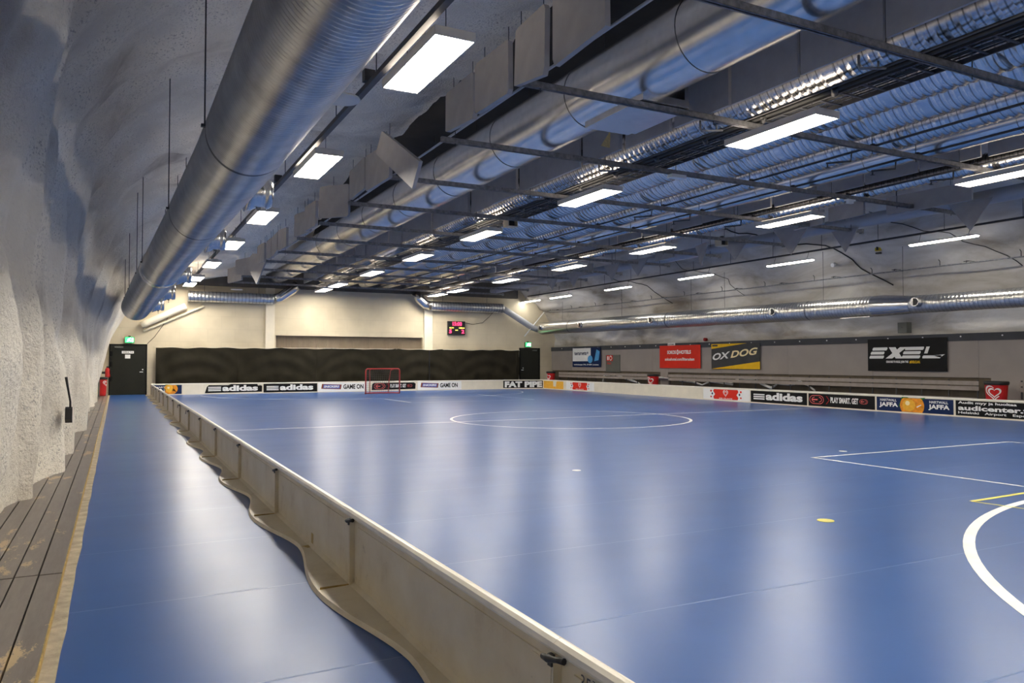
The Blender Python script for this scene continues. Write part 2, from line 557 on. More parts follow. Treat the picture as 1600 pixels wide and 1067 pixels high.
Y0, Y1 = -21.5, 21.2
LEFT = [(-2.18, -0.3), (-2.15, 0.6), (-2.2, 1.6), (-2.3, 2.6), (-2.2, 3.8), (-1.85, 5.0), (-1.25, 5.9), (-0.4, 6.55), (0.8, 7.0), (2.5, 7.3), (5.3, 7.55)]
def left_disp(y, s, x):
    f = min(1.0, s / 1.2)
    d = 0.0
    b1 = abs(noise.noise(Vector((y * 0.42, s * 0.30, 3.1))))
    b2 = abs(noise.noise(Vector((y * 0.95 + 7, s * 0.33 + 0.25 * y, 9.7))))
    b3 = noise.noise(Vector((y * 2.3, s * 1.7, 1.3)))
    d += 0.42 * (b1 - 0.22) + 0.30 * (b2 - 0.2) + 0.045 * b3
    d += 0.012 * noise.noise(Vector((y * 9, s * 9, 5.0)))
    foot = max(0.0, 1 - s / 2.2)
    d -= 0.0 if y > -7.4 else 0.10 * foot
    if y < -8.0:
        d -= 0.10
    # creased ribs running up the lower wall
    d += foot * 0.12 * (1 - 2 * abs(((y * 0.43 + 0.15 * math.sin(y)) % 1) - 0.5))
    if y > 13:
        d *= max(0.3, (21.2 - y) / 8.2)
    g = max(0.0, min(1.0, (y - 6.0) / 13.5))
    g = g * g * (3 - 2 * g)
    return d + g * (0.08 + 0.33 * min(5.4, max(0.0, s - 0.9)))
def rock(profile, disp, npf, ny, name, mat):
    P = resample(profile, npf)
    mb = MB()
    def f(u, v):
        i = min(npf - 1, int(round(v * (npf - 1))))
        x, z, nx, nz, s = P[i]
        # denser rows toward the camera
        y = Y0 + (Y1 - Y0) * (u ** 1.15)
        d = disp(y, s, x)
        return (x - nx * d * -1 * SGN, y, z - nz * d * -1 * SGN)
    mb.grid(f, ny, npf)
    return solo(name, mb, mat, kind='structure')
SGN = -1
rock(LEFT, left_disp, 150, 460, 'wall_left', M['rock'])
RIGHT = [(14.5, 7.65), (16.2, 7.1), (17.3, 6.45), (18.2, 5.98), (19.2, 5.62), (20.1, 5.15), (20.65, 4.5), (20.95, 3.7), (21.1, 2.9), (21.15, 2.2), (21.2, 1.1), (21.1, 0.5), (20.95, -0.3)]
def right_disp(y, s, x):
    a = 0.32 * noise.noise(Vector((y * 0.33, s * 0.8, 21.0))) + 0.15 * noise.noise(Vector((y * 0.9, s * 1.9, 2.0)))
    low = 0.16 * noise.noise(Vector((y * 1.2, s * 2.0, 33.0))) if s > 8.2 else 0
    if 6.9 < s < 8.7: a *= 0.3
    g = max(0.0, min(1.0, (y - 15.5) / 5.0)) * max(0.0, 1 - abs(s - 5.8) / 3.0)
    return a + low + 0.42 * g
SGN = -1
rock(RIGHT, right_disp, 70, 260, 'wall_right', M['concrete'])
solo('ceiling', MB().box(4.6, 15.6, Y0, Y1, 7.85, 8.0), M['dark'], kind='structure')
solo('floor', MB().box(-3.2, 21.6, Y0, Y1 + 0.3, -0.30, -0.02), M['floor'], kind='structure')
solo('wall_near', MB().box(-3.5, 22, Y0 - 0.3, Y0, -0.3, 8), M['cream_plain'], kind='structure')

# far wall, with the shallow recess between two pilasters and the louvred opening
fw = MB()
fw.box(-3.2, 4.98, 21.0, 21.5, -0.3, 8.0)
fw.box(13.6, 21.8, 21.0, 21.5, -0.3, 8.0)
fw.box(4.98, 13.6, 21.0, 21.5, -0.3, 2.05)
fw.box(4.98, 5.48, 21.0, 21.5, 2.05, 2.75)
fw.box(13.02, 13.6, 21.0, 21.5, 2.05, 2.75)
fw.box(4.98, 13.6, 21.0, 21.5, 2.75, 3.1)
fw.box(4.98, 13.6, 21.05, 21.5, 3.1, 8.0)
solo('wall_far', fw, M['cream'], kind='structure')
solo('trim_1', MB().box(4.98, 5.40, 20.86, 21.0, 0, 5.6), M['cream_plain'], kind='structure')
solo('trim_2', MB().box(13.08, 13.55, 20.90, 21.0, 0, 5.6), M['cream_plain'], kind='structure')
solo('trim_4', MB().box(-1.2, 18.6, 20.75, 20.99, 5.02, 7.7), M['bulkhead'], kind='structure')
g = thing('louvre_grille', (9.25, 21.2, 2.05), 'long tan louvred grille recessed in the far wall above the curtain', 'grille')
part('grille_back', MB().box(5.48, 13.02, 21.30, 21.34, 2.05, 2.75), M['grille_dark'], g)
sl = MB()
x = 5.50
while x < 13.0:
    sl.box(x, x + 0.035, 21.2, 21.3, 2.05, 2.75)
    x += 0.07
part('slat', sl, M['grille'], g)

# decking walkway and strip along the rock
dk = thing('wooden_walkway', (-1.9, 0, 0), 'worn grey painted wooden plank walkway along the foot of the rock wall', 'walkway')
for j, yb in enumerate([-21.4, -15.6, -11.3, -5.1, 1.6, 8.3, 14.9]):
    ye = [-21.4, -15.6, -11.3, -5.1, 1.6, 8.3, 14.9, 20.95][j + 1]
    for i in range(8):
        x1 = -1.675 - i * 0.138
        dz = random.uniform(-0.003, 0.003)
        p = MB().box(x1 - 0.128, x1, yb + 0.004, ye - 0.004, 0.0, 0.05 + dz)
        part('plank', p, M['deck'], dk)
part('worn_plank_edge', MB().box(-1.675, -1.668, -21.4, 20.9, 0.0, 0.048), M['rust'], dk)
st = MB()
ys = [Y0 + i * 0.35 for i in range(121)]
st.prism([(-1.70, Y0), *[(-1.60 + 0.012 * noise.noise(Vector((y * 1.5, 0, 0))), y) for y in ys], (-1.70, ys[-1])], 'Z', -0.02, 0.012)
solo('trim_3', st, M['strip'], kind='structure')

# ------------------------------------------------------------------ blue mat with its lines
mat = thing('sports_mat', (9, 0, 0), 'blue rubber sports mat covering the rink and the side aisle', 'sports floor')
part('mat_surface', MB().box(-1.62, 20.85, Y0, 20.98, -0.02, 0.0), M['mat'], mat)
LZ = 0.0015
def line(name, pts, w, m=None, z=LZ):
    mb = MB()
    pts = [Vector((p[0], p[1])) for p in pts]
    L, R = [], []
    for i, p in enumerate(pts):
        a, b = pts[max(0, i - 1)], pts[min(len(pts) - 1, i + 1)]
        d = (b - a).normalized()
        n = Vector((-d.y, d.x)) * w / 2
        L.append(p + n); R.append(p - n)
    vs = [(q.x, q.y, z) for q in L] + [(q.x, q.y, z) for q in R]
    n = len(pts)
    mb._add(vs, [(i, n + i, n + i + 1, i + 1) for i in range(n - 1)], False)
    return part(name, mb, m or M['line_white'], mat)
def arc(cx, cy, r, a0, a1, n=48):
    return [(cx + r * math.cos(math.radians(a0 + (a1 - a0) * i / n)), cy + r * math.sin(math.radians(a0 + (a1 - a0) * i / n))) for i in range(n + 1)]
line('centre_line', [(0.02, 0), (18.5, 0)], 0.07)
line('centre_circle', arc(9.05, -0.28, 3.05, 0, 360, 96), 0.07)
for s in (1, -1):
    line('goal_area_line', [(8.05, s * 12.0), (8.05, s * 8.93)], 0.05)
    line('goal_area_line', [(8.02, s * 8.93), (13.12, s * 8.93)], 0.05)
    line('goal_area_line', [(13.1, s * 8.93), (13.1, s * 14.2)], 0.05)
    a = (90, 180) if s < 0 else (270, 180)
    line('goal_area_arc', arc(7.9, s * 18.5, 6.0, *a, 40), 0.085 if s < 0 else 0.07, z=0.0022)
    line('goal_area_front_line', [(7.9, s * 12.5), (10.9, s * 12.5)], 0.085 if s < 0 else 0.07, z=0.0022)
line('far_goal_arc', arc(10.9, 18.5, 6.0, 270, 360, 40), 0.05, z=0.0022)
line('goal_crease_line', [(6.55, -12.30), (8.4, -12.22)], 0.055, M['line_yellow'], 0.003)
line('goal_crease_line', [(6.55, -12.30), (6.75, -13.8)], 0.03, M['line_yellow'], 0.003)
dots = MB()
dots.prism(ellipse(4.41, -12.28, 0.075, 0.075), 'Z', 0, 0.004)
part('yellow_spot', dots, M['line_yellow'], mat)
for px, py in ((9.16, -8.57), (4.12, -8.47)):
    part('white_spot', MB().prism(ellipse(px, py, 0.06, 0.06), 'Z', 0, 0.004), M['line_white'], mat)

# ------------------------------------------------------------------ rink boards
H = 0.50
def heart_logo(t, u, v, s):
    w = MB()
    heart_ring(w, u, v, s, s * 0.20, -0.006)
    heart_ring(w, u, v, s * 0.62, s * 0.16, -0.006)
    part('heart_logo', w, M['white'], t, True)

def ed_logo(t, u, v, w, h, col='pinkred', y=-0.006):
    mb = MB()
    ring(mb, u - w * 0.24, v, w * 0.30, h * 0.5, 0.022 * h / 0.3, y, 16, PI / 2, 3 * PI / 2)
    ring(mb, u + w * 0.20, v, w * 0.30, h * 0.5, 0.022 * h / 0.3, y, 16, -PI / 2, PI / 2)
    k = 0.022 * h / 0.3
    flat(mb, [(u - w * .24, v + h * .5 - k), (u + w * .2, v + h * .5 - k), (u + w * .2, v + h * .5), (u - w * .24, v + h * .5)], y)
    flat(mb, [(u - w * .24, v - h * .5), (u + w * .2, v - h * .5), (u + w * .2, v - h * .5 + k), (u - w * .24, v - h * .5 + k)], y)
    flat(mb, [(u - w * .38, v - k), (u + w * .05, v - k), (u + w * .05, v + k), (u - w * .38, v + k)], y)
    ring(mb, u + w * 0.16, v, w * 0.20, h * 0.30, k, y, 14, -PI / 2, PI / 2)
    ring(mb, u - w * 0.16, v, w * 0.22, h * 0.30, k, y, 14, PI / 2, 3 * PI / 2)
    part('round_logo', mb, M[col], t, True)

def ad_sport(t, L, ragged):
    bg = MB()
    poly = [(0.03, 0.04), (L - 0.03, 0.04), (L - 0.03, H - 0.06), (0.03, H - 0.06)]
    if ragged:
        poly = [(0.03, 0.05), (L - 0.04, 0.08), (L - 0.03, H - 0.15), (L - 0.1, H - 0.12), (L - 0.22, H - 0.13), (L - 0.25, H - 0.06), (L * .45, H - 0.05), (L * .4, H - 0.1), (0.2, H - 0.09), (0.12, H - 0.16)]
    flat(bg, poly, -0.004)
    part('black_advert', bg, M['ad_black'], t, True)
    w = MB()
    for k in range(3):
        v = 0.14 + k * 0.075
        flat(w, [(0.17, v), (0.72, v), (0.72, v + 0.045), (0.17, v + 0.045)], -0.006)
    text_mesh(w, 'adidas', 0.78, L - 0.22, 0.13, 0.40, -0.006, 0.045)
    part('lettering', w, M['white'], t, True)

def ad_game(t, L, cut=False):
    flat(bgm := MB(), [(0.0, 0.03), (L, 0.03), (L, H - 0.05), (0.0, H - 0.05)], -0.003)
    part('white_advert', bgm, M['white'], t, True)
    a = MB()
    flat(a, [(0.16, 0.17), (1.12, 0.13), (1.16, 0.36), (0.20, 0.40)], -0.005)
    part('wrapper_picture', a, M['snick_b'], t, True)
    b = MB()
    flat(b, [(0.24, 0.20), (1.05, 0.165), (1.08, 0.33), (0.28, 0.37)], -0.006)
    part('wrapper_band', b, M['snick_a'], t, True)
    c = MB()
    text_mesh(c, 'SNICKERS', 0.29, 1.03, 0.22, 0.32, -0.007, 0.03, 0.2)
    part('lettering', c, M['white'], t, True)
    d = MB()
    text_mesh(d, 'GAME ON', 1.24, L - 0.22, 0.14, 0.37, -0.006, 0.035)
    part('lettering', d, M['ad_black'], t, True)

def ad_smart(t, L, rounded):
    bg = MB()
    if rounded:
        flat(bg, [(0.2, 0.06), (L - 0.12, 0.09), (L - 0.10, H - 0.14), (L - 0.2, H - 0.08), (0.3, H - 0.08), (0.22, H - 0.16)], -0.004)
        u0 = 0.62
    else:
        flat(bg, [(0.03, 0.04), (L - 0.03, 0.04), (L - 0.03, H - 0.06), (0.03, H - 0.06)], -0.004)
        u0 = 0.38
    part('black_advert', bg, M['ad_black'], t, True)
    ed_logo(t, u0, 0.25, 0.56, 0.28)
    c = MB()
    u = u0 + 0.36
    flat(c, [(u, 0.38), (u + 0.04, 0.38), (u + 0.16, 0.25), (u + 0.04, 0.12), (u, 0.12), (u + 0.12, 0.25)], -0.006)
    part('red_chevron', c, M['darkred'], t, True)
    w = MB()
    text_mesh(w, 'PLAY SMART. GET', u0 + 0.55, L - 0.62, 0.17, 0.35, -0.006, 0.04)
    part('lettering', w, M['white'], t, True)
    ed_logo(t, L - 0.42, 0.26, 0.28, 0.14, 'pinkred')

def orange_fruit(t, u, v, r):
    lf = MB()
    flat(lf, [(u - r * 1.3, v - r * 0.1), (u - r * 0.9, v + r * 0.9), (u - r * 0.2, H - 0.07), (u - r * 0.7, v - r * 0.1)], -0.005)
    flat(lf, [(u + r * 0.4, H - 0.07), (u + r * 1.3, v + r * 0.75), (u + r * 0.8, v + r * 0.4)], -0.005)
    part('leaf_picture', lf, M['green'], t, True)
    o = MB()
    pts = [(u + r * 1.15 * math.cos(a * PI / 16), min(H - 0.065, max(0.045, v + r * math.sin(a * PI / 16)))) for a in range(32)]
    flat(o, pts, -0.0065)
    part('orange_picture', o, M['orange'], t, True)
    o2 = MB()
    flat(o2, ellipse(u - r * 0.30, v + r * 0.05, r * 0.62, min(r * 0.72, 0.17), 20), -0.0072)
    part('orange_highlight', o2, M['amber'], t, True)
    o3 = MB()
    flat(o3, ellipse(u - r * 0.42, v + r * 0.22, r * 0.22, r * 0.2, 14), -0.0078)
    part('orange_highlight', o3, M['gold'], t, True)

def ad_juice(t, L, half=False):
    bg = MB()
    flat(bg, [(0.03, 0.04), (L - 0.03, 0.04), (L - 0.03, H - 0.06), (0.03, H - 0.06)], -0.004)
    part('navy_advert', bg, M['navy'], t, True)
    w = MB()
    if half:
        text_mesh(w, 'JAFFA', L - 1.10, L - 0.25, 0.10, 0.28, -0.0065, 0.04)
        text_mesh(w, 'HARTWALL', L - 1.08, L - 0.32, 0.31, 0.38, -0.0065, 0.03)
        orange_fruit(t, 0.75, 0.27, 0.24)
    else:
        for u in (0.12, L - 0.76):
            text_mesh(w, 'JAFFA', u, u + 0.62, 0.13, 0.29, -0.0065, 0.04)
            text_mesh(w, 'HARTWALL', u + 0.03, u + 0.58, 0.32, 0.39, -0.0065, 0.02)
        orange_fruit(t, L * 0.485, 0.22, 0.33)
        flat(w, [(L * .54, .20), (L * .60, .27), (L * .605, .25), (L * .55, .18)], -0.0075)
    part('lettering', w, M['white'], t, True)

def ad_heart(t, L):
    bg = MB()
    flat(bg, [(0.02, 0.04), (L - 0.02, 0.04), (L - 0.02, H - 0.05), (0.02, H - 0.05)], -0.003)
    part('white_advert', bg, M['white'], t, True)
    r = MB()
    a, b = L * 0.25, L * 0.75
    flat(r, [(a, 0.06), (b, 0.06), (b + .04, 0.14), (b - 0.06, 0.24), (b + 0.05, H - 0.14), (b, H - 0.07), (a, H - 0.07), (a - 0.05, H - 0.14), (a + 0.06, 0.24), (a - .04, 0.14)], -0.0045)
    for u in (a - 0.17, b + 0.17):
        for v, q in ((0.14, 0.035), (0.36, 0.04)):
            flat(r, ellipse(u, v, q * 1.3, q, 10), -0.0045)
    part('red_advert', r, M['red'], t, True)
    d = MB()
    for u in (a - 0.10, b + 0.10):
        flat(d, ellipse(u, 0.26, 0.045, 0.045, 8), -0.005)
    part('dark_dots', d, M['navy'], t, True)
    heart_logo(t, L * 0.5, 0.28, 0.15)
    w = MB()
    text_mesh(w, 'GB GLACE', L * 0.36, L * 0.64, 0.075, 0.115, -0.006, 0.03)
    part('lettering', w, M['white'], t, True)

def ad_fat(t, L):
    bg = MB()
    flat(bg, [(0.02, 0.05), (L - 0.02, 0.05), (L - 0.02, H - 0.05), (0.02, H - 0.05)], -0.004)
    part('black_advert', bg, M['ad_black'], t, True)
    w = MB()
    text_mesh(w, 'FAT PIPE', 0.10, L - 0.06, 0.09, 0.41, -0.006, 0.06)
    part('lettering', w, M['white'], t, True)

def ad_amber(t, L):
    bg = MB()
    flat(bg, [(0.06, 0.05), (L * .46, 0.04), (L * .45, H - 0.06), (0.06, H - 0.06)], -0.004)
    flat(bg, [(L * .56, 0.04), (L - 0.25, 0.04), (L - 0.25, H - 0.06), (L * .6, H - 0.06)], -0.004)
    flat(bg, [(L * .46, 0.04), (L * .56, 0.04), (L * .56, 0.16), (L * .46, 0.16)], -0.004)
    part('amber_advert', bg, M['amber'], t, True)

def ad_car(t, L):
    bg = MB()
    flat(bg, [(0.03, 0.04), (L - 0.03, 0.04), (L - 0.03, H - 0.06), (0.03, H - 0.06)], -0.004)
    part('black_advert', bg, M['ad_black'], t, True)
    w = MB()
    text_mesh(w, 'Audit myy ja huoltaa', 0.10, 1.62, 0.335, 0.42, -0.006, 0.03)
    text_mesh(w, 'audicenter.fi', 0.10, 1.95, 0.185, 0.315, -0.006, 0.035)
    text_mesh(w, 'Helsinki   Airport   Espoo', 0.10, 1.95, 0.075, 0.155, -0.006, 0.02)
    flat(w, [(L - .2, .24), (L - .1, .24), (L - .1, .30), (L - .2, .30)], -0.006)
    part('lettering', w, M['white'], t, True)

NP = 24
def board(A, B, label, ad=None, group=None, detail=False, latch=True, sag=0.0):
    A, B = Vector((A[0], A[1], 0)), Vector((B[0], B[1], 0))
    d = B - A
    L = d.length
    rz = math.atan2(d.y, d.x)
    t = thing('rink_board', A, label, 'rink board', group, rz)
    back = M['board_back'] if detail else M['board']
    p = MB()
    p.box(0.002, L - 0.002, 0.0, 0.012, 0.0, 0.465)
    # end flanges that close on the neighbour
    for u in (0.002, L - 0.014):
        p.box(u, u + 0.012, 0.012, 0.045, 0.03, 0.45)
    if detail:
        p.box(0.10, L - 0.10, 0.012, 0.018, 0.405, 0.415)
        p.box(0.05, 0.20, 0.012, 0.016, 0.06, 0.40)
    part('panel', p, back, t, True)
    r = MB()
    prof = [(-0.012, 0.462), (-0.014, 0.485), (-0.006, 0.498), (0.008, 0.503), (0.022, 0.500), (0.034, 0.488), (0.035, 0.468), (0.028, 0.456), (0.020, 0.455), (0.014, 0.458)]
    r.prism(prof, 'X', 0.001, L - 0.001)
    part('top_rail', r, M['rail'], t, True)
    # scalloped foot
    f = MB()
    outer = []
    for i in range(NP + 1):
        q = i / NP
        w = 0.085 + 0.155 * (0.5 + 0.5 * math.cos(2 * PI * q)) ** 0.85
        outer.append((0.002 + (L - 0.004) * q, w, 0.022 - 0.012 * min(1, w / 0.24)))
    vs, fs = [], []
    for u, w, z in outer:
        vs += [(u, 0.012, 0.055), (u, 0.04, 0.036), (u, w, 0.03), (u, w + 0.012, 0.004), (u, 0.012, 0.004)]
    for i in range(NP):
        for k in range(4):
            fs.append((i * 5 + k, i * 5 + k + 1, i * 5 + k + 6, i * 5 + k + 5))
    fs += [(4, 3, 2, 1, 0), tuple(NP * 5 + k for k in range(5))]
    f._add(vs, fs, False)
    part('scalloped_foot', f, back, t, True)
    e = MB()
    e.box(0.0, 0.008, 0.02, 0.225, 0.03, 0.042)
    part('foot_rib', e, M['rust'] if detail else M['board_back'], t, True)
    if latch:
        c = MB()
        zz = 0.445
        c.tube([(-0.085, 0.045, zz + 0.012), (-0.05, 0.052, zz + 0.006), (0.0, 0.056, zz - 0.004), (0.05, 0.05, zz - 0.012)], [0.012, 0.009, 0.014, 0.01], 8)
        c.box(-0.012, 0.014, 0.036, 0.052, zz - 0.03, zz + 0.01)
        part('latch', c, M['black'], t, True)
    if ad:
        ad(t, L)
    return t

lj = [-19.98, -17.45, -14.95, -12.40, -9.83, -7.42, -4.92, -2.54, -0.10, 2.35, 4.8, 7.25, 9.7, 12.15, 14.6, 17.05, 19.6]
bw = [0.0] * 17
idx = 0
for i in range(16):
    lab = 'cream rink board in the left row beside the aisle, ' + ('nearest the camera' if i == 1 else (ORD[i] + ' from the camera' if i > 1 else 'just behind the camera'))
    if i == 0:
        continue
    t = board((0, lj[i]), (0, lj[i + 1]), lab, detail=True)
    if i == 1:
        # panel next to the camera carries a handwritten number near its joint
        Lp = lj[2] - lj[1]
        k = MB(); text_mesh(k, '35', Lp - 0.205, Lp - 0.140, 0.385, 0.437, 0.0195, -0.005, 0.2, back=True)
        text_mesh(k, '3', Lp - 0.232, Lp - 0.210, 0.412, 0.440, 0.0195, -0.005, 0.2, back=True)
        part('handwritten_number', k, M['steel_dark'], t, True)
    if i == 3:
        k = MB(); k.prism([(-0.0, 0.013), (0.08, 0.013), (0.05, 0.09), (-0.02, 0.06)], 'Z', 0.0365, 0.038, ); k.box(0.01, 0.07, 0.0125, 0.0145, 0.05, 0.13)
        for q in range(len(k.v)): k.v[q].x += 1.12
        part('tape_scrap', k, M['rust'], t, True)
    if i in (8, 9):
        k = MB(); k.tube([(0.4, 0.05, 0.44), (0.42, 0.055, 0.40), (0.41, 0.06, 0.36)], 0.006, 6)
        part('loose_strap', k, M['black'], t, True)
board((0, 19.6), (0.05, 19.98), 'short cream corner rink board at the far left corner', detail=True, latch=False)

FARX = [0.05, 1.27, 2.17, 4.73, 7.29, 9.76, 12.38, 14.83, 17.28]
far_ads = [
    ('rink board with navy orange-juice advert in the far left corner', lambda t, L: ad_juice(t, L, True)),
    ('short plain cream rink board beside the navy juice advert in the far left corner', None),
    ('far end rink board with black three-stripe advert whose black print has a ragged edge', lambda t, L: ad_sport(t, L, True)),
    ('far end rink board with black three-stripe advert whose black print is a clean rectangle', lambda t, L: ad_sport(t, L, False)),
    ('white chocolate bar advert rink board left of the red goal', lambda t, L: ad_game(t, L)),
    ('rink board with rounded black slogan advert directly behind the red goal', lambda t, L: ad_smart(t, L, True)),
    ('white chocolate bar advert rink board right of the red goal', lambda t, L: ad_game(t, L)),
    ('plain cream rink board at the far end between chocolate advert and black lettered advert', None)]
for i, (lab, ad) in enumerate(far_ads):
    board((FARX[i], 20.0), (FARX[i + 1], 20.0), lab, ad, latch=False)
corner = [(17.28, 20.0), (19.42, 19.35), (19.45, 17.0), (19.33, 14.15)]
board(corner[0], corner[1], 'black rink board with large white serif lettering in the far right corner', ad_fat, latch=False)
board(corner[1], corner[2], 'amber printed rink board in the far right corner', ad_amber, latch=False)
board(corner[2], corner[3], 'rink board with small red heart advert in the far right corner', ad_heart, latch=False)
RJ = [(19.33, 14.15), (19.2, 11.43), (19.08, 8.7), (18.95, 5.94), (18.82, 3.30), (18.70, 0.62), (18.6, -1.98), (18.52, -4.43), (18.45, -6.9), (18.4, -9.4)]
right_ads = [
    ('plain cream rink board on the right side, furthest of the plain ones', None),
    ('plain cream rink board on the right side, middle of three plain ones', None),
    ('plain cream rink board on the right side, next to the larger red heart advert', None),
    ('rink board with the larger red heart advert on the right side', ad_heart),
    ('right side rink board with black three-stripe sports advert', lambda t, L: ad_sport(t, L, False)),
    ('right side rink board with black slogan advert and red round logos', lambda t, L: ad_smart(t, L, False)),
    ('right side rink board with navy advert and a big orange in the middle', lambda t, L: ad_juice(t, L)),
    ('black car dealer advert rink board at the right edge of view', ad_car),
    ]
for i, (lab, ad) in enumerate(right_ads):
    board(RJ[i], RJ[i + 1], lab, ad, latch=False)

# ------------------------------------------------------------------ goal
gl = thing('floorball_goal', (9.48, 16.7, 0), 'small red framed floorball goal in front of the far boards', 'goal')
gx0, gx1, gy = 8.68, 10.28, 16.7
fr_ = [(gx0, gy, 0.02), (gx0, gy, 1.05)] + [(gx0 + 0.1 - 0.1 * math.cos(a), gy, 1.05 + 0.1 * math.sin(a)) for a in (0.4, 0.8, 1.2, 1.57)] + \
      [(gx1 - 0.1 + 0.1 * math.sin(a), gy, 1.05 + 0.1 * math.cos(a)) for a in (0.0, 0.4, 0.8, 1.2)] + [(gx1, gy, 1.05), (gx1, gy, 0.02)]
part('front_frame', MB().tube(fr_, 0.03, 10), M['goal'], gl)
bs = [(gx0, gy, 0.03)] + [(9.48 - 0.8 * math.cos(a), gy + 0.62 * math.sin(a) ** 0.7, 0.03) for a in [0.35, 0.8, 1.2, 1.57, 1.94, 2.34, 2.79]] + [(gx1, gy, 0.03)]
part('base_frame', MB().tube(bs, 0.025, 8), M['goal'], gl)
part('rear_strut', MB().tube([(gx1 - 0.25, gy, 1.14), (gx1 - 0.3, gy + 0.38, 1.08), (gx1 - 0.34, gy + 0.5, 0.6), (gx1 - 0.36, gy + 0.55, 0.03)], 0.018, 8), M['goal'], gl)
part('rear_strut', MB().tube([(gx0 + 0.25, gy, 1.14), (gx0 + 0.3, gy + 0.38, 1.08), (gx0 + 0.34, gy + 0.5, 0.6), (gx0 + 0.36, gy + 0.55, 0.03)], 0.018, 8), M['goal'], gl)
def netf(u, v):
    a = PI * (0.02 + 0.96 * u)
    b = 0.62 * math.sin(a) ** 0.7 * (1 - 0.35 * v)
    return (9.48 - 0.8 * math.cos(a), gy + b, 0.04 + 1.08 * v)
nm = MB().grid(netf, 26, 14, False)
net = part('net', nm, M['net'], gl)
wfm = net.modifiers.new('cords', 'WIREFRAME'); wfm.thickness = 0.006; wfm.use_replace = True

# ------------------------------------------------------------------ curtain, doors and signs on the far wall
cu = thing('dark_curtain', (9.4, 20.75, 2.14), 'long dark olive curtain sagging in folds along the far wall behind the boards', 'curtain')
def curt(u, v):
    x = 0.2 + 18.45 * u
    z = 0.12 + (2.13 - 0.12) * v
    sag = 0.03 * abs(math.sin(x * 1.1)) + 0.018 * math.sin(x * 5.3)
    bay = (x % 3.7) / 3.7 - 0.5
    fold = math.sin((x + 1.7 * bay * (2.1 - z)) * 4.1 + 2.5 * noise.noise(Vector((x * 0.35, 0, 17)))) * (0.35 + 0.65 * noise.noise(Vector((x * 0.5, z * 0.4, 4))))
    sw = math.sin(((2.1 - z) - 1.6 * bay * bay * 2.2) * 9.0) * math.exp(-((bay * 2.1) ** 2)) * 0.35
    y = 20.72 + 0.10 * fold * (0.25 + 0.75 * (1 - v)) + 0.07 * sw + 0.03 * noise.noise(Vector((x * 2.1, z * 1.4, 8)))
    return (x, y, z - sag * v)
part('cloth', MB().grid(curt, 620, 40), M['curtain'], cu)
part('hanging_wire', MB().tube([(0.1, 20.74, 2.15), (18.7, 20.74, 2.12)], 0.012, 6), M['rail'], cu)
part('patch', MB().box(13.25, 13.29, 20.62, 20.66, 0.5, 2.08), M['black'], cu)

def door(name, x0, x1, hinge_left):
    d = thing(name, ((x0 + x1) / 2, 21, 0), None, None, kind='structure')
    part('door_frame', MB().box(x0 - 0.06, x0, 20.93, 21.0, 0, 2.26).box(x1, x1 + 0.06, 20.93, 21.0, 0, 2.26).box(x0, x1, 20.93, 21.0, 2.2, 2.26), M['ad_black'], d)
    part('door_leaf', MB().box(x0 + 0.005, x1 - 0.005, 20.95, 20.995, 0.01, 2.195), M['door'], d)
    hx = x1 - 0.14 if hinge_left else x0 + 0.14
    hd = MB().box(hx - 0.10, hx + 0.04, 20.915, 20.93, 1.0, 1.03).box(hx + 0.02, hx + 0.04, 20.93, 20.95, 1.0, 1.03).box(hx, hx + 0.05, 20.94, 20.95, 1.10, 1.15)
    part('door_handle', hd, M['white'], d)
    part('door_closer', MB().box(x0 + (0.15 if hinge_left else 0.75), x0 + (0.5 if hinge_left else 1.05), 20.91, 20.95, 2.09, 2.16), M['hatch'], d)
    return d
d1 = door('door_1', -1.60, -0.20, True)
part('door_sign', MB().box(-1.16, -0.68, 20.940, 20.949, 1.84, 1.95), M['white'], d1)
k = MB(); text_mesh(k, 'UUSI A  7 A', -1.12, -0.72, 1.865, 1.925, 20.938, 0.01); part('lettering', k, M['ad_black'], d1)
part('door_notice', MB().box(-1.03, -0.82, 20.940, 20.949, 1.62, 1.79), M['white'], d1)
for q in (0.62, 1.25, 1.72):
    part('hinge', MB().box(-1.60, -1.52, 20.92, 20.95, q, q + 0.22), M['ad_black'], d1)
d2 = door('door_2', 18.86, 20.05, False)
def exit_sign(x, z, label):
    t = thing('exit_sign', (x, 20.9, z), label, 'exit sign')
    part('sign_case', MB().box(x - 0.19, x + 0.19, 20.89, 21.0, z, z + 0.27), M['green'], t)
    part('sign_face', MB().box(x - 0.175, x + 0.175, 20.882, 20.89, z + 0.015, z + 0.255), M['exit'], t)
    w = MB()
    flat(w, [(x - .12, z + .06), (x - .05, z + .06), (x - .02, z + .12), (x + .03, z + .06), (x + .07, z + .07), (x + .01, z + .15), (x + .03, z + .18), (x - .03, z + .20), (x - .09, z + .15), (x - .05, z + .14), (x - .07, z + .10)], 20.880)
    flat(w, ellipse(x + 0.03, z + 0.215, 0.02, 0.02, 8), 20.880)
    flat(w, [(x + .09, z + .05), (x + .15, z + .05), (x + .15, z + .22), (x + .09, z + .22)], 20.880)
    part('pictogram', w, M['exit_white'], t)
    part('mounting', MB().box(x - 0.05, x + 0.05, 20.92, 21.0, z + 0.27, z + 0.32), M['steel_dark'], t)
exit_sign(-0.86, 2.31, 'lit green exit sign above the dark door on the left')
exit_sign(19.33, 2.31, 'lit green exit sign above the dark door in the far right corner')

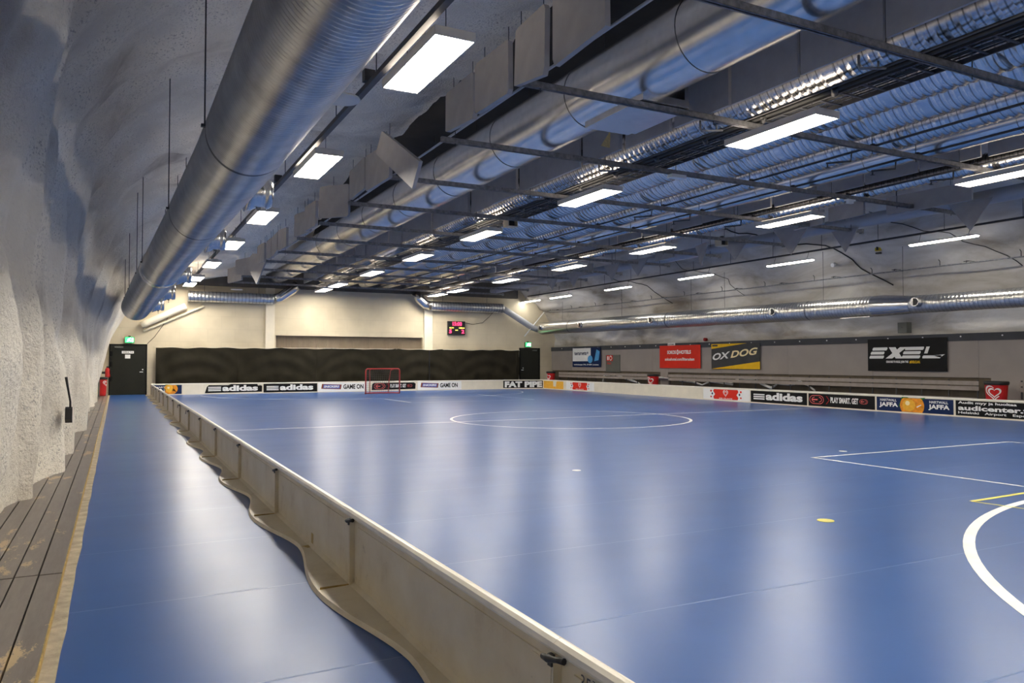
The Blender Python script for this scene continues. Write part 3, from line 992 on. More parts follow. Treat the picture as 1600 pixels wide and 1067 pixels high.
# scoreboard
sb = thing('scoreboard', (14.9, 20.9, 2.95), 'black electronic scoreboard with red digits high on the far wall', 'scoreboard')
part('case', MB().box(14.42, 15.42, 20.86, 20.995, 2.93, 3.66), M['black'], sb)
k = MB()
text_mesh(k, '15:00', 14.68, 15.22, 3.42, 3.62, 20.852, 0.02)
text_mesh(k, '5', 14.48, 14.63, 3.01, 3.21, 20.852, 0.02)
text_mesh(k, '2', 15.20, 15.36, 3.01, 3.21, 20.852, 0.02)
part('red_digits', k, M['led_red'], sb)
k = MB()
text_mesh(k, 'KOTI', 14.50, 14.74, 3.26, 3.34, 20.852, 0.0)
text_mesh(k, 'VIERAS', 15.04, 15.38, 3.26, 3.34, 20.852, 0.0)
text_mesh(k, 'ERÄ', 14.84, 15.00, 3.15, 3.22, 20.852, 0.0)
part('yellow_lettering', k, M['led_yellow'], sb)

# ------------------------------------------------------------------ right side: panels, bench rails, banners, bins
rp = thing('panelled_wall_screen', (20.85, 0, 1), 'long taupe panelled screen on the right side behind the benches', 'wall panelling')
pj = [20.8, 18.6, 15.0, 11.5, 10.35, 6.9, 3.4, -0.2, -3.7, -7.2, -10.7, -14.2, -17.7, -21.0]
for a, b in zip(pj, pj[1:]):
    part('wall_panel', MB().box(20.80, 20.85, b + 0.004, a - 0.004, 1.0, 2.08), M['panel'], rp)
for a, b in ((10.9, 10.35), (-4.05, -4.95)):
    part('panel_post', MB().box(20.79, 20.85, b, a, 0.0, 1.0), M['panel'], rp)
part('dark_top_band', MB().box(20.77, 20.85, -21.0, 20.8, 2.08, 2.30), M['panel_band'], rp)
bolts = MB()
y = 19.6
while y > -9:
    bolts.tube([(20.77, y, 2.21), (20.755, y, 2.21)], 0.022, 8)
    y -= 1.2
part('bolt_heads', bolts, M['white'], rp)

solo('trim_5', MB().box(20.86, 20.90, -21.0, 20.8, -0.02, 1.0), M['niche'], kind='structure')
def bench(y0, y1, label):
    t = thing('bench', (20.45, (y0 + y1) / 2, 0), label, 'bench')
    for z0, z1, x0 in ((0.79, 0.91, 20.44), (0.64, 0.76, 20.44)):
        part('back_rail', MB().box(x0, x0 + 0.03, y1, y0, z0, z1), M['bench'], t)
    part('seat_plank', MB().box(20.05, 20.38, y1, y0, 0.40, 0.44), M['bench'], t)
    n = max(2, int(round((y0 - y1) / 0.87)))
    for i in range(n + 1):
        y = y0 - 0.05 - (y0 - y1 - 0.1) * i / n
        part('post', MB().box(20.475, 20.50, y - 0.02, y + 0.02, 0.006, 0.95).box(20.08, 20.475, y - 0.02, y + 0.02, 0.36, 0.40).box(20.08, 20.12, y - 0.02, y + 0.02, 0.006, 0.36), M['steel_dark'], t)
bench(19.4, 11.3, 'long taupe spectator bench at the far end of the right side')
bench(9.9, -3.9, 'long taupe spectator bench in the middle of the right side')
bench(-5.0, -12.0, 'taupe spectator bench at the right edge of view behind the large bin')

def on_right(mb_x):
    # local frame for things on the right wall: X runs toward the camera, faces the court
    return Matrix.Translation((mb_x, 0, 0)) @ Matrix.Rotation(-PI / 2, 4, 'Z')
def banner(name, y0, y1, z0, z1, label, cat='banner', x=20.79):
    L = y0 - y1
    t = thing(name, (x, y0, z0), label, cat, None, -PI / 2)
    return t, L, z1 - z0
def quad(u0, u1, v0, v1):
    return [(u0, v0), (u1, v0), (u1, v1), (u0, v1)]
XB = 20.735
t, L, h = banner('banner', 18.42, 15.69, 1.2, 2.22, 'white and dark blue sponsor banner at the far end of the right wall', x=XB)
part('sheet', MB().box(0, L, 0, 0.012, 0, h), M['navy'], t, True)
part('white_field', flat(MB(), quad(0.02, L * 0.66, h * 0.30, h - 0.02), -0.003), M['white'], t, True)
part('blue_picture', flat(flat(MB(), ellipse(L * .64, h * .40, L * .085, h * .2), -0.005), [(L * .78, h * .3), (L * .86, h * .9), (L * .97, h * .8), (L * .93, h * .35)], -0.005), M['blue'], t, True)
part('lettering', text_mesh(MB(), 'terameta+', L * .07, L * .58, h * .62, h * .80, -0.005, 0.02), M['navy'], t, True)
part('lettering', text_mesh(MB(), 'verkkokauppa | Puh. 09 6841 | avoinna', L * .05, L * .93, h * .07, h * .16, -0.005, 0.03), M['white'], t, True)
t, L, h = banner('banner', 10.88, 8.12, 1.19, 2.20, 'plain red hotel banner with white lettering on the right wall', x=XB)
part('sheet', MB().box(0, L, 0, 0.012, 0, h), M['red'], t, True)
k = MB(); text_mesh(k, 'SOKOS', L * .20, L * .42, h * .62, h * .78, -0.004, 0.04); text_mesh(k, 'HOTELS', L * .50, L * .78, h * .62, h * .78, -0.004, 0.04)
ring(k, L * .46, h * .70, 0.075, 0.11, 0.05, -0.004)
text_mesh(k, 'sokoshotel.com/liiterasiaan', L * .14, L * .86, h * .33, h * .46, -0.004, 0.03)
part('lettering', k, M['white'], t, True)
t, L, h = banner('banner', 7.44, 4.72, 1.17, 2.21, 'black and yellow slanted stick maker banner on the right wall', x=XB)
part('sheet', MB().box(0, L, 0, 0.012, 0, h), M['charcoal'], t, True)
part('yellow_field', flat(flat(MB(), [(0.0, 0.01), (L, 0.01), (L, h * .30)], -0.003), [(0.0, h * .80), (L * .75, h - 0.005), (0.0, h - 0.005)], -0.003), M['yellow'], t, True)
part('small_mark', flat(MB(), quad(L * .02, L * .14, h * .90, h * .96), -0.005), M['charcoal'], t, True)
k = MB(); text_mesh(k, 'OX', 0, L * .375, 0, h * .27, -0.006, 0.03, 0.25)
k2 = MB(); text_mesh(k2, 'DOG', L * .385, L * .93, 0, h * .27, -0.006, 0.03, 0.25)
for q in k.v + k2.v:
    q.z += h * .34 + (q.x / L) * h * .24; q.x += L * .03
part('lettering', k, M['white'], t, True)
part('lettering', k2, M['gold'], t, True)
t, L, h = banner('banner', -0.07, -2.79, 1.17, 2.20, 'black banner with wide white striped lettering on the right wall', x=XB)
part('sheet', MB().box(0, L, 0, 0.012, 0, h), M['ad_black'], t, True)
k = MB()
sh = lambda poly: [(p[0] + 0.38 * (p[1] - .44), p[1]) for p in poly]
def bar(u0, u1, v0, v1):
    flat(k, sh([(u0, v0), (u1, v0), (u1 + .02, (v0 + v1) / 2), (u1, v1), (u0, v1), (u0 - .02, (v0 + v1) / 2)]), -0.004)
for a, b in ((0.08, 0.58), (1.25, 1.84)):
    bar(a, b, 0.40, 0.495); bar(a, b - .03, 0.53, 0.625); bar(a + .02, b + .03, 0.66, 0.76)
flat(k, [(0.66, .40), (0.90, .40), (1.42, .76), (1.18, .76)], -0.004)
flat(k, [(0.78, .76), (1.02, .76), (1.26, .40), (1.02, .40)], -0.0045)
bar(1.95, 2.52, .40, .49)
flat(k, sh([(1.95, .55), (2.06, .55), (2.06, .76), (1.95, .76)]), -0.004)
flat(k, [(2.5, .42), (2.66, .52), (2.3, .49)], -0.004)
text_mesh(k, 'CHOOSE TO RULE. JOIN THE', 0.68, 1.46, .24, .33, -0.004, 0.05)
part('lettering', k, M['white'], t, True)
part('yellow_lettering', text_mesh(MB(), '#EXELCLAN.', 1.50, 1.86, .24, .33, -0.004, 0.05), M['yellow'], t, True)
t, L, h = banner('name_plate', 10.32, 9.82, 2.17, 2.32, 'small white plate above the red banner on the right wall', 'sign', x=20.755)
part('plate', MB().box(0, L, 0, 0.01, 0, h), M['white'], t, True)
part('lettering', text_mesh(MB(), 'KATSOMO', .05, L - .05, .045, .105, -0.003, 0.02), M['ad_black'], t, True)
t, L, h = banner('wall_hatch', 15.28, 14.06, 1.01, 1.82, 'grey green hatch door with a red fire sign in the right wall panels', 'hatch', x=20.78)
part('hatch_leaf', MB().box(0, L, -0.01, 0.02, -0.05, h), M['hatch'], t, True)
part('fire_sign', flat(MB(), quad(.08, .62, h * .62, h * .98), -0.013), M['red'], t, True)
part('fire_pictogram', ring(flat(MB(), quad(.14, .26, h * .68, h * .92), -0.015), .44, h * .8, .12, .12, .04, -0.015), M['white'], t, True)
part('lettering', text_mesh(MB(), 'PALO', .14, .48, h * .42, h * .54, -0.013, 0.02), M['red'], t, True)

def lathe(mb, prof, cx, cy, n=24):
    def f(u, v):
        i = v * (len(prof) - 1)
        a = int(min(len(prof) - 2, math.floor(i))); q = i - a
        r = prof[a][0] * (1 - q) + prof[a + 1][0] * q
        z = prof[a][1] * (1 - q) + prof[a + 1][1] * q
        return (cx + r * math.cos(2 * PI * u), cy + r * math.sin(2 * PI * u), z)
    return mb.grid(f, n + 1, len(prof))
def bin_(x, y, r, h, label, heartmark=True, z0=0.0):
    t = thing('waste_bin', (x, y, 0), label, 'bin')
    zlift = z0
    b = MB(); lathe(b, [(0.001, 0.0), (r * 0.72, 0.0), (r * 0.78, 0.1), (r * 0.97, h - 0.08), (r, h - 0.06)], x, y)
    part('bin_body', b, M['red_bin'], t)
    b = MB(); lathe(b, [(r * 1.03, h - 0.10), (r * 1.07, h - 0.06), (r * 1.07, h - 0.02), (r * 0.98, h), (r * 0.88, h - 0.01), (r * 0.82, h - 0.07), (0.001, h - 0.09)], x, y)
    part('bin_rim', b, M['black'], t)
    if heartmark:
        # heart printed on the court-facing side
        mk = MB()
        A = heart(0, 0, r * 0.62, 36); B = heart(0, 0, r * 0.44, 36)
        A2 = heart(0, 0, r * 0.95, 36); B2 = heart(0, 0, r * 0.78, 36)
        ang = PI + 0.35 if x > 10 else -0.6
        def wrap(p):
            zz = h * 0.66 + p[1] * 0.9
            rr = r * (0.78 + 0.19 * max(0, min(1, (zz - 0.1) / (h - 0.18)))) + 0.004
            th = ang - p[0] / rr
            return (x + rr * math.cos(th), y + rr * math.sin(th), zz)
        for P_, Q_ in ((A, B), (A2, B2)):
            for i in range(36):
                if P_ is A2 and (i > 22 or i < 2): continue
                j = (i + 1) % 36
                mk._add([wrap(P_[i]), wrap(P_[j]), wrap(Q_[j]), wrap(Q_[i])], [(0, 1, 2, 3)], False)
        part('heart_mark', mk, M['white'], t)
    t.location.z = zlift
bin_(20.1, -4.6, 0.29, 0.93, 'large red bin with black rim and white heart at the right behind the boards')
bin_(20.15, 10.6, 0.26, 0.92, 'red bin under the red banner on the right side')
bin_(20.2, 19.85, 0.25, 0.94, 'red bin in the far right corner beside the door')
bin_(-1.86, 18.9, 0.165, 0.78, 'red bin standing on the planks beside the left door', z0=0.055)
fx = thing('fire_extinguisher', (-1.7, 20.3, 0.78), 'red fire extinguisher hung on the wall above the left bin', 'fire extinguisher')
b = MB(); lathe(b, [(0.001, 0.80), (0.09, 0.80), (0.10, 0.84), (0.10, 1.12), (0.06, 1.20), (0.025, 1.22), (0.001, 1.22)], -1.70, 20.3, 18)
part('cylinder', b, M['red_bin'], fx)
part('valve', MB().box(-1.75, -1.64, 20.27, 20.33, 1.22, 1.27), M['black'], fx)
part('hose', MB().tube([(-1.68, 20.28, 1.24), (-1.60, 20.24, 1.15), (-1.61, 20.22, 0.95)], 0.012, 6), M['black'], fx)
part('wall_bracket', MB().box(-1.92, -1.79, 20.25, 20.35, 0.95, 1.05), M['black'], fx)
solo('grey_wall_post', MB().box(-2.02, -1.96, 18.2, 18.28, 0.05, 1.42), M['hatch'], 'short grey post against the rock just before the left bin', 'post', loc=(-1.99, 18.24, 0.05))
def lit_rock(pts, label):  # added white strips standing in for the lit part of the rock foot
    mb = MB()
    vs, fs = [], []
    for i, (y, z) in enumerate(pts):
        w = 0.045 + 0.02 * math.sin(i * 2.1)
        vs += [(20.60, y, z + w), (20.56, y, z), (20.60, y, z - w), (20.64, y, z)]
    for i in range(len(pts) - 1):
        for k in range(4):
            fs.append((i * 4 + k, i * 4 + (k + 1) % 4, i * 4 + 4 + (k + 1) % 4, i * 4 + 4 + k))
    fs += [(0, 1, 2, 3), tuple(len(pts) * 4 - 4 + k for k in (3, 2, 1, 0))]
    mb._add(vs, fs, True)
    solo('lit_rock_strip', mb, M['white'], label, 'lit_rock', loc=(20.6, pts[0][0], pts[0][1]))
lit_rock([(15.3, 0.5), (15.2, 0.76), (14.6, 0.80), (14.0, 0.78), (12.95, 0.60), (12.19, 0.45)], 'white strip standing in for lit rock behind the far bench, arching like a pipe')
lit_rock([(11.22, 0.78), (10.7, 0.74), (10.06, 0.72)], 'white strip standing in for lit rock beside the red bin below the red banner')
lit_rock([(9.32, 0.66), (8.56, 0.63), (7.87, 0.50), (7.36, 0.66), (6.06, 0.58)], 'white strip standing in for lit rock sagging behind the bench below the red banner')
lit_rock([(5.88, 0.77), (5.3, 0.78), (4.74, 0.76)], 'short white strip standing in for lit rock below the yellow and black banner')
lit_rock([(4.58, 0.64), (4.03, 0.48), (3.71, 0.64), (3.1, 0.63), (2.66, 0.74), (2.31, 0.63), (2.0, 0.45)], 'long white strip standing in for lit rock behind the bench above the heart advert')
# dustpan brush on the rock
br = thing('hand_brush', (-1.93, -6.0, 0.68), 'black handled brush with brown bristles leaning on the rock wall', 'brush')
part('handle', MB().tube([(-1.93, -6.10, 1.26), (-1.91, -6.06, 1.12), (-1.885, -6.0, 0.95), (-1.885, -5.98, 0.80), (-1.90, -6.02, 0.73)], [0.017, 0.013, 0.012, 0.014, 0.025], 10), M['black'], br)
part('bristles', MB().prism([(-5.98, 0.72), (-5.80, 0.72), (-5.80, 0.86), (-5.93, 0.88)], 'X', -1.93, -1.87), M['wood'], br)
part('brush_back', MB().prism([(-6.08, 0.73), (-5.98, 0.68), (-5.97, 0.88), (-6.02, 0.86)], 'X', -1.94, -1.86), M['black'], br)

# ------------------------------------------------------------------ ceiling lights
LY = [-19.4, -14.4, -9.0, -3.85, 1.5, 6.35, 11.4, 16.5, 19.1]
LYV = LY[1:]
def make_light():
    t = thing('ceiling_light', (0, 0, 4.85), 'x', 'ceiling light')
    hb = MB()
    W, Ln = 0.235, 0.89
    hb.box(-W, W, -Ln, Ln, 0.085, 0.10)
    hb.box(-W, -W + 0.015, -Ln, Ln, 0, 0.085).box(W - 0.015, W, -Ln, Ln, 0, 0.085)
    hb.box(-W + 0.015, W - 0.015, -Ln, -Ln + 0.02, 0, 0.085).box(-W + 0.015, W - 0.015, Ln - 0.02, Ln, 0, 0.085)
    part('housing', hb, M['housing'], t, True)
    part('diffuser', MB().box(-W + 0.016, W - 0.016, -Ln + 0.021, Ln - 0.021, 0.012, 0.05), M['lamp'], t, True)
    part('gear_box', MB().box(-0.12, 0.12, -Ln + 0.1, Ln - 0.1, 0.10, 0.135), M['housing'], t, True)
    part('added_uplight_strip', MB().box(-0.21, -0.14, -Ln + 0.1, Ln - 0.1, 0.101, 0.106).box(0.14, 0.21, -Ln + 0.1, Ln - 0.1, 0.101, 0.106), M['added_uplight'], t, True)  # added strips throwing light upward to lift ceiling and rock
    for s in (-1, 1):
        part('suspension_wire', MB().tube([(0, s * 0.62, 0.13), (0, s * 0.62, 0.45)], 0.006, 5), M['steel_dark'], t, True)
    return t
proto = make_light()
rowx = {'left': 1.68, 'middle': 7.33, 'right': 13.1}
first = True
for rn, rx in rowx.items():
    for i, y in enumerate(LY):
        o = proto if first else copy_tree(proto)
        first = False
        x = rx if rn != 'left' else 1.85 - 0.05 * i
        o.location = (x, y, 4.85)
        if i == 0:
            o['label'] = 'wide rectangular ceiling light of the %s row, furthest behind the camera' % rn
        elif i == 1:
            o['label'] = 'wide rectangular ceiling light of the %s row, just behind the camera' % rn
        elif i == 2:
            o['label'] = 'wide rectangular ceiling light of the %s row, nearest the camera' % rn
        else:
            o['label'] = 'wide rectangular ceiling light of the %s row, %s from the camera' % (rn, ORD[i - 1])
        o['group'] = 'ceiling lights in the %s row' % rn
def make_tube_light():
    t = thing('tube_light', (0, 0, 4.8), 'x', 'ceiling light')
    prof = [(-0.075, 0.03), (-0.05, 0.0), (0.05, 0.0), (0.075, 0.03), (0.06, 0.035), (-0.06, 0.035)]
    part('diffuser', MB().prism([(p[0], p[1]) for p in prof], 'Y', -0.97, 0.97), M['tube_lamp'], t, True)
    part('housing', MB().prism([(-0.08, 0.036), (0.08, 0.036), (0.06, 0.075), (-0.06, 0.075)], 'Y', -0.99, 0.99), M['housing'], t, True)
    for s in (-1, 1):
        part('suspension_wire', MB().tube([(0, s * 0.72, 0.07), (0.12, s * 0.72, 0.34)], 0.006, 5), M['steel_dark'], t, True)
        part('hanger_clip', MB().box(-0.05, 0.05, s * 0.72 - 0.05, s * 0.72 + 0.05, 0.075, 0.10), M['housing'], t, True)
    return t
tl = make_tube_light()
for i, y in enumerate([-3.85, 1.6, 6.4, 11.7, 16.8, 20.0, -9.1, -14.5]):
    o = tl if i == 0 else copy_tree(tl)
    o.location = (19.0, y, 4.8)
    o['label'] = 'slim tube light over the right side benches, ' + (['nearest the camera', 'second from the camera', 'third from the camera', 'fourth from the camera', 'fifth from the camera', 'furthest away', 'just outside the right edge', 'beside the camera'][i])
    o['group'] = 'slim tube lights over the right side'

# rails carrying the lights
def rail(name, pts, r, m, label, cat, hang=(), top=6.0):
    t = thing(name, pts[0], label, cat)
    part('rail_bar', MB().tube(pts, r, 8), m, t)
    for (x, y, z) in hang:
        part('hanger_rod', MB().tube([(x, y, z), (x, y, top)], 0.008, 5), M['steel_dark'], t)
    return t
ra = thing('mounting_rail', (1.45, 0, 5.02), 'dark mounting rail along the rock over the left lights', 'rail')
part('rail_bar', MB().box(1.47, 1.55, -20, 20.6, 5.02, 5.09), M['steel_dark'], ra)
for y in [-12, -7.9, -5.9, -2, 0.6, 4, 8, 12, 16, 20]:
    part('hanger_rod', MB().tube([(1.51, y, 5.08), (1.51, y, 7.05)], 0.008, 5), M['steel_dark'], ra)
for y in (-7.6, -1.3):
    part('rail_bracket', MB().box(1.43, 1.57, y - 0.06, y + 0.06, 5.09, 5.24), M['steel_dark'], ra)
rb = thing('mounting_rail', (19.3, 0, 5.15), 'dark mounting rail over the slim tube lights on the right', 'rail')
part('rail_bar', MB().box(19.12, 19.2, -20, 20.6, 5.12, 5.17), M['steel_dark'], rb)
for i in range(14):
    part('hanger_rod', MB().tube([(19.16, -8 + i * 2.1, 5.16), (19.16, -8 + i * 2.1, 5.72)], 0.008, 5), M['steel_dark'], rb)
rc = thing('wall_pipe', (20.3, 0, 4.3), 'thin sprinkler pipe with small heads running along the right vault', 'pipe')
part('pipe_run', MB().tube([(20.3, -20, 4.28), (20.3, 20.5, 4.32)], 0.022, 8), M['steel'], rc)
for i in range(12):
    y = -6 + i * 2.3
    part('pipe_clamp', MB().box(20.27, 20.33, y - 0.07, y + 0.07, 4.34, 4.36).box(20.29, 20.31, y - 0.01, y + 0.01, 4.3, 4.36).box(20.29, 20.75, y - 0.008, y + 0.008, 4.36, 4.375), M['steel_dark'], rc)
    part('sprinkler_head', MB().tube([(20.3, y + 0.8, 4.31), (20.3, y + 0.8, 4.44), (20.24, y + 0.8, 4.49)], 0.012, 6), M['steel_dark'], rc)

# ------------------------------------------------------------------ cross beams
BY = [-17.1, -14.2, -11.4, -8.5, -5.65, -2.8, 0.0, 2.85, 5.6, 8.65, 11.3, 13.95, 16.7, 19.5]
for i, y in enumerate(BY):
    if i == 0: continue
    lab = ('galvanised strut beam across the ceiling, ' + ('just above the top edge of view' if i == 1 else 'nearest of those in view' if i == 2 else ORD[i - 1] + ' from the camera'))
    t = thing('ceiling_beam', (10.2, y, 5.05), lab, 'beam', 'galvanised strut beams across the ceiling')
    z = 5.05
    b = MB().box(3.30, 17.05, y - 0.035, y - 0.030, z, z + 0.085).box(3.30, 17.05, y + 0.030, y + 0.035, z, z + 0.085).box(3.30, 17.05, y - 0.035, y + 0.035, z + 0.080, z + 0.085).box(3.30, 17.05, y - 0.035, y - 0.015, z, z + 0.004).box(3.30, 17.05, y + 0.015, y + 0.035, z, z + 0.004)
    part('strut_channel', b, M['steel'], t)
    for x in (6.52, 8.15, 10.05, 11.2, 12.45, 14.6, 16.6):
        part('hanger_rod', MB().tube([(x, y, z - 0.05), (x, y, 7.9)], 0.007, 5), M['steel_dark'], t)
    part('hanger_rod', MB().tube([(3.55, y, z - 0.05), (3.55, y, 5.75)], 0.007, 5), M['steel_dark'], t)
    part('end_bracket', MB().box(16.98, 17.07, y - 0.045, y + 0.045, z - 0.03, z + 0.10), M['steel'], t)

# ------------------------------------------------------------------ ducts
def spiral(mb_pts, r, axis, a0, a1, pitch=0.11, amp=0.006, n=32, cx=0.0, cz=0.0):
    """straight spiral-seam duct: a raised bead at every pitch"""
    pts, rs = [], []
    q = a0
    while q < a1:
        for f, a in ((0.0, 0.0), (0.15, 1.0), (0.30, 0.0), (0.66, 0.3)):
            t = q + f * pitch
            pts.append((cx, t, cz) if axis == 'Y' else (t, cx, cz))
            rs.append(r + amp * a)
        q += pitch
    return MB().tube(pts, rs, n, caps=True)
def arcpts(p0, p1, n):
    return [(p0[0] + (p1[0] - p0[0]) * i / n, p0[1] + (p1[1] - p0[1]) * i / n, p0[2] + (p1[2] - p0[2]) * i / n) for i in range(n + 1)]
# big duct over the aisle on the left: fine ribs modelled
path = [(-21, 0.24, 4.58), (-12, 0.23, 4.57), (-5, 0.19, 4.54), (1, 0.06, 4.50), (5.5, -0.08, 4.44), (9.0, -0.24, 4.25), (13, -0.42, 4.05), (19.6, -0.64, 3.84)]
KD = 0.87
path = [(-17.234 + (a + 17.234) * KD, -1.373 + (b + 1.373) * KD, 1.447 + (c - 1.447) * KD) for a, b, c in path]
def dy_(y): return -17.234 + (y + 17.234) * KD
def dpos(y):
    for a, b in zip(path, path[1:]):
        if y <= b[0]:
            q = (y - a[0]) / (b[0] - a[0])
            return (a[1] + (b[1] - a[1]) * q, a[2] + (b[2] - a[2]) * q)
    return path[-1][1:]
def ribbed(y0, y1, r, pitch=0.065, amp=0.0095, n=56):
    pts, rs = [], []
    y = y0
    k = 0
    while y < y1:
        for fz, a in ((0.0, 0.0), (0.25, 1.0), (0.5, 1.0), (0.75, 0.0)):
            yy = y + fz * pitch
            x, z = dpos(yy)
            pts.append((x, yy, z)); rs.append(r + amp * a)
        y += pitch
        k += 1
    return MB().tube(pts, rs, n, caps=False)
ld = thing('ventilation_duct', (0.2, -8, 4.0), 'huge ribbed galvanised duct hanging over the left aisle', 'duct')
SEG = [(-20.4, dy_(-6.4), 0.478), (dy_(-6.3), dy_(-0.4), 0.478), (dy_(-0.3), dy_(8.0), 0.478), (dy_(8.3), dy_(19.6), 0.496)]
M['duct_rib'] = paint('ribbed_galvanised', (0.50, 0.50, 0.50), 0.30, 0.16, 3.0, metallic=1.0)
for a, b, r in SEG:
    part('duct_section', ribbed(a, b, r), M['duct_rib'], ld)
for y in (dy_(-6.35), dy_(-0.35)):
    x, z = dpos(y)
    part('joint_band', MB().tube([(x, y - 0.06, z), (x, y + 0.06, z)], 0.481, 56, caps=False), M['steel_dark'], ld)
yc = dy_(8.0)
pa, pb = dpos(yc), dpos(yc + 0.4)
part('collar', MB().tube([(pa[0], yc - 0.05, pa[1]), (pa[0], yc, pa[1]), (pa[0], yc + 0.05, pa[1]), (pb[0], yc + 0.33, pb[1]), (pb[0], yc + 0.45, pb[1])], [0.483, 0.522, 0.522, 0.509, 0.50], 56, caps=False), M['smooth'], ld)
yc = dy_(19.6)
x, z = dpos(yc)
part('end_cap', MB().tube([(x, yc - 0.05, z), (x, yc + 0.02, z)], 0.504, 48), M['smooth'], ld)
for y in [dy_(q) for q in (-6.35, -0.35, 7.6, 9.7, 13.5, 16.5)]:
    x, z = dpos(y)
    part('hanger_rod', MB().tube([(x - 0.49, y, z + 0.05), (x - 0.49, y, 6.5 if y < 5 else 6.2)], 0.010, 6), M['steel_dark'], ld)
    part('hanger_rod', MB().tube([(x + 0.52, y, z + 0.05), (x + 0.52, y, 6.85)], 0.010, 6), M['steel_dark'], ld)
    part('hanger_bracket', MB().box(x - 0.53, x - 0.43, y - 0.03, y + 0.03, z + 0.03, z + 0.06), M['steel_dark'], ld)
for y in [dy_(q) for q in (-3.0, 2.5, 8.9, 13.2, 17.6)]:
    x, z = dpos(y)
    x -= 0.07
    zz = z - 0.05
    nz = part('outlet_nozzle', MB().tube([(x + 0.48, y, zz), (x + 0.62, y, zz), (x + 0.64, y, zz), (x + 0.70, y, zz), (x + 0.72, y, zz), (x + 0.78, y, zz), (x + 0.80, y, zz), (x + 0.88, y, zz)],
                                 [0.30, 0.25, 0.235, 0.235, 0.21, 0.21, 0.235, 0.215], 24), M['smooth'], ld)
    part('damper_lever', MB().box(x + 0.66, x + 0.72, y - 0.03, y + 0.03, zz - 0.25, zz - 0.17).tube([(x + 0.69, y, zz - 0.24), (x + 0.69, y, zz - 0.33)], 0.008, 5), M['steel_dark'], nz)

# ceiling ducts above the beams
def ceil_duct(x, z, r, m, label, y0=-20.8, y1=20.2, smooth=False, boxy=None, bands=()):
    t = thing('ventilation_duct', (x, 0, z), label, 'duct')
    if m is M['duct_y']:
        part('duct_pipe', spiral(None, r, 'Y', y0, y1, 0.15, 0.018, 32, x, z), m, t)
    else:
        part('duct_pipe', MB().tube([(x, y, z) for y in [y0 + (y1 - y0) * i / 60 for i in range(61)]], r, 40), m, t)
    for y in bands:
        part('joint_collar', MB().tube([(x, y - 0.07, z), (x, y + 0.07, z)], r + 0.008, 40, caps=False), M['smooth'], t)
    return t
bandsY = [b + 1.45 for b in BY[1:-1]]
bd = ceil_duct(5.35, 5.70, 0.51, M['smooth'], 'widest smooth galvanised duct, leftmost of those above the ceiling beams', bands=[-13, -9.6, -6.9, -4.2, -1.3, 1.5, 4.3, 7.1, 10])
part('flat_connector', MB().box(5.15, 5.98, -8.6, -7.1, 5.14, 5.24).box(5.98, 6.05, -8.5, -7.2, 5.14, 5.5), M['smooth'], bd)
part('torn_tape', MB()._add([(5.9, -6.7, 5.3), (6.05, -6.2, 5.2), (6.1, -6.4, 5.12), (5.98, -6.6, 5.22)], [(0, 1, 2, 3)], False), M['rust'], bd)
ceil_duct(7.60, 5.66, 0.36, M['duct_y'], 'ribbed spiral duct above the ceiling beams, left of the cable ladder', bands=bandsY)
ceil_duct(8.72, 5.55, 0.35, M['duct_y'], 'ribbed spiral duct above the ceiling beams, first right of the cable ladder', bands=bandsY)
ceil_duct(9.62, 5.55, 0.36, M['duct_y'], 'ribbed spiral duct above the ceiling beams, second right of the cable ladder', bands=bandsY)
ceil_duct(10.75, 5.53, 0.33, M['duct_y'], 'ribbed spiral duct above the ceiling beams, third right of the cable ladder', bands=bandsY)
ceil_duct(11.80, 5.46, 0.26, M['smooth'], 'smooth galvanised duct right of the ribbed ceiling ducts', bands=bandsY)
ceil_duct(13.60, 5.33, 0.165, M['duct_y'], 'thin ribbed spiral duct near the right end of the ceiling beams')
ceil_duct(16.75, 5.32, 0.17, M['insul'], 'thin plain grey pipe at the right end of the ceiling beams')

# long grey baffle rows between ducts
def baffle_row(x, z0, z1, label, y0=-19, step=1.25, gap=0.04, jitter=0.02, th=0.05):
    t = thing('baffle_row', (x, 0, z0), label, 'acoustic baffle')
    y = y0
    while y < 19.5:
        l = step - gap
        part('baffle', MB().box(x + random.uniform(-jitter, jitter), x + th, y, y + l, z0 + random.uniform(-0.02, 0.02), z1), M['baffle'], t)
        y += step + (0.10 if random.random() < 0.3 else 0)
    part('support_strip', MB().box(x - 0.01, x + 0.06, y0, 19.5, z1, z1 + 0.03), M['steel_dark'], t)
    return t
baffle_row(6.46, 5.18, 5.75, 'row of grey acoustic slabs hanging between the widest duct and first ribbed duct')
baffle_row(12.75, 5.22, 5.50, 'row of grey acoustic slabs right of the smooth ceiling duct')

# hanging slabs on the left, each one its own
def slab(x, y0, y1, z0, z1, label, rot=(0, 0, 0), th=0.06, poly=None, cat='acoustic baffle', group='grey acoustic slabs'):
    t = thing('acoustic_slab', (x, (y0 + y1) / 2, (z0 + z1) / 2), label, cat, None)
    hw, hh = (y1 - y0) / 2, (z1 - z0) / 2
    poly = poly or [(-hw, -hh + 0.02), (-hw + 0.03, -hh), (hw - 0.03, -hh), (hw, -hh + 0.03), (hw, hh), (-hw, hh)]
    R = Matrix.Rotation(rot[0], 4, 'X') @ Matrix.Rotation(rot[1], 4, 'Y') @ Matrix.Rotation(rot[2], 4, 'Z')
    mb = MB(R).prism(poly, 'X', -th / 2, th / 2)
    part('cloth_slab', mb, M['baffle'], t, True)
    return t
def hang(t, pts, top):
    for p in pts:
        q = Vector(p) - offset_of(t)
        part('hanging_wire', MB().tube([q, (q.x, q.y, top - t.location.z)], 0.006, 5), M['steel_dark'], t, True)
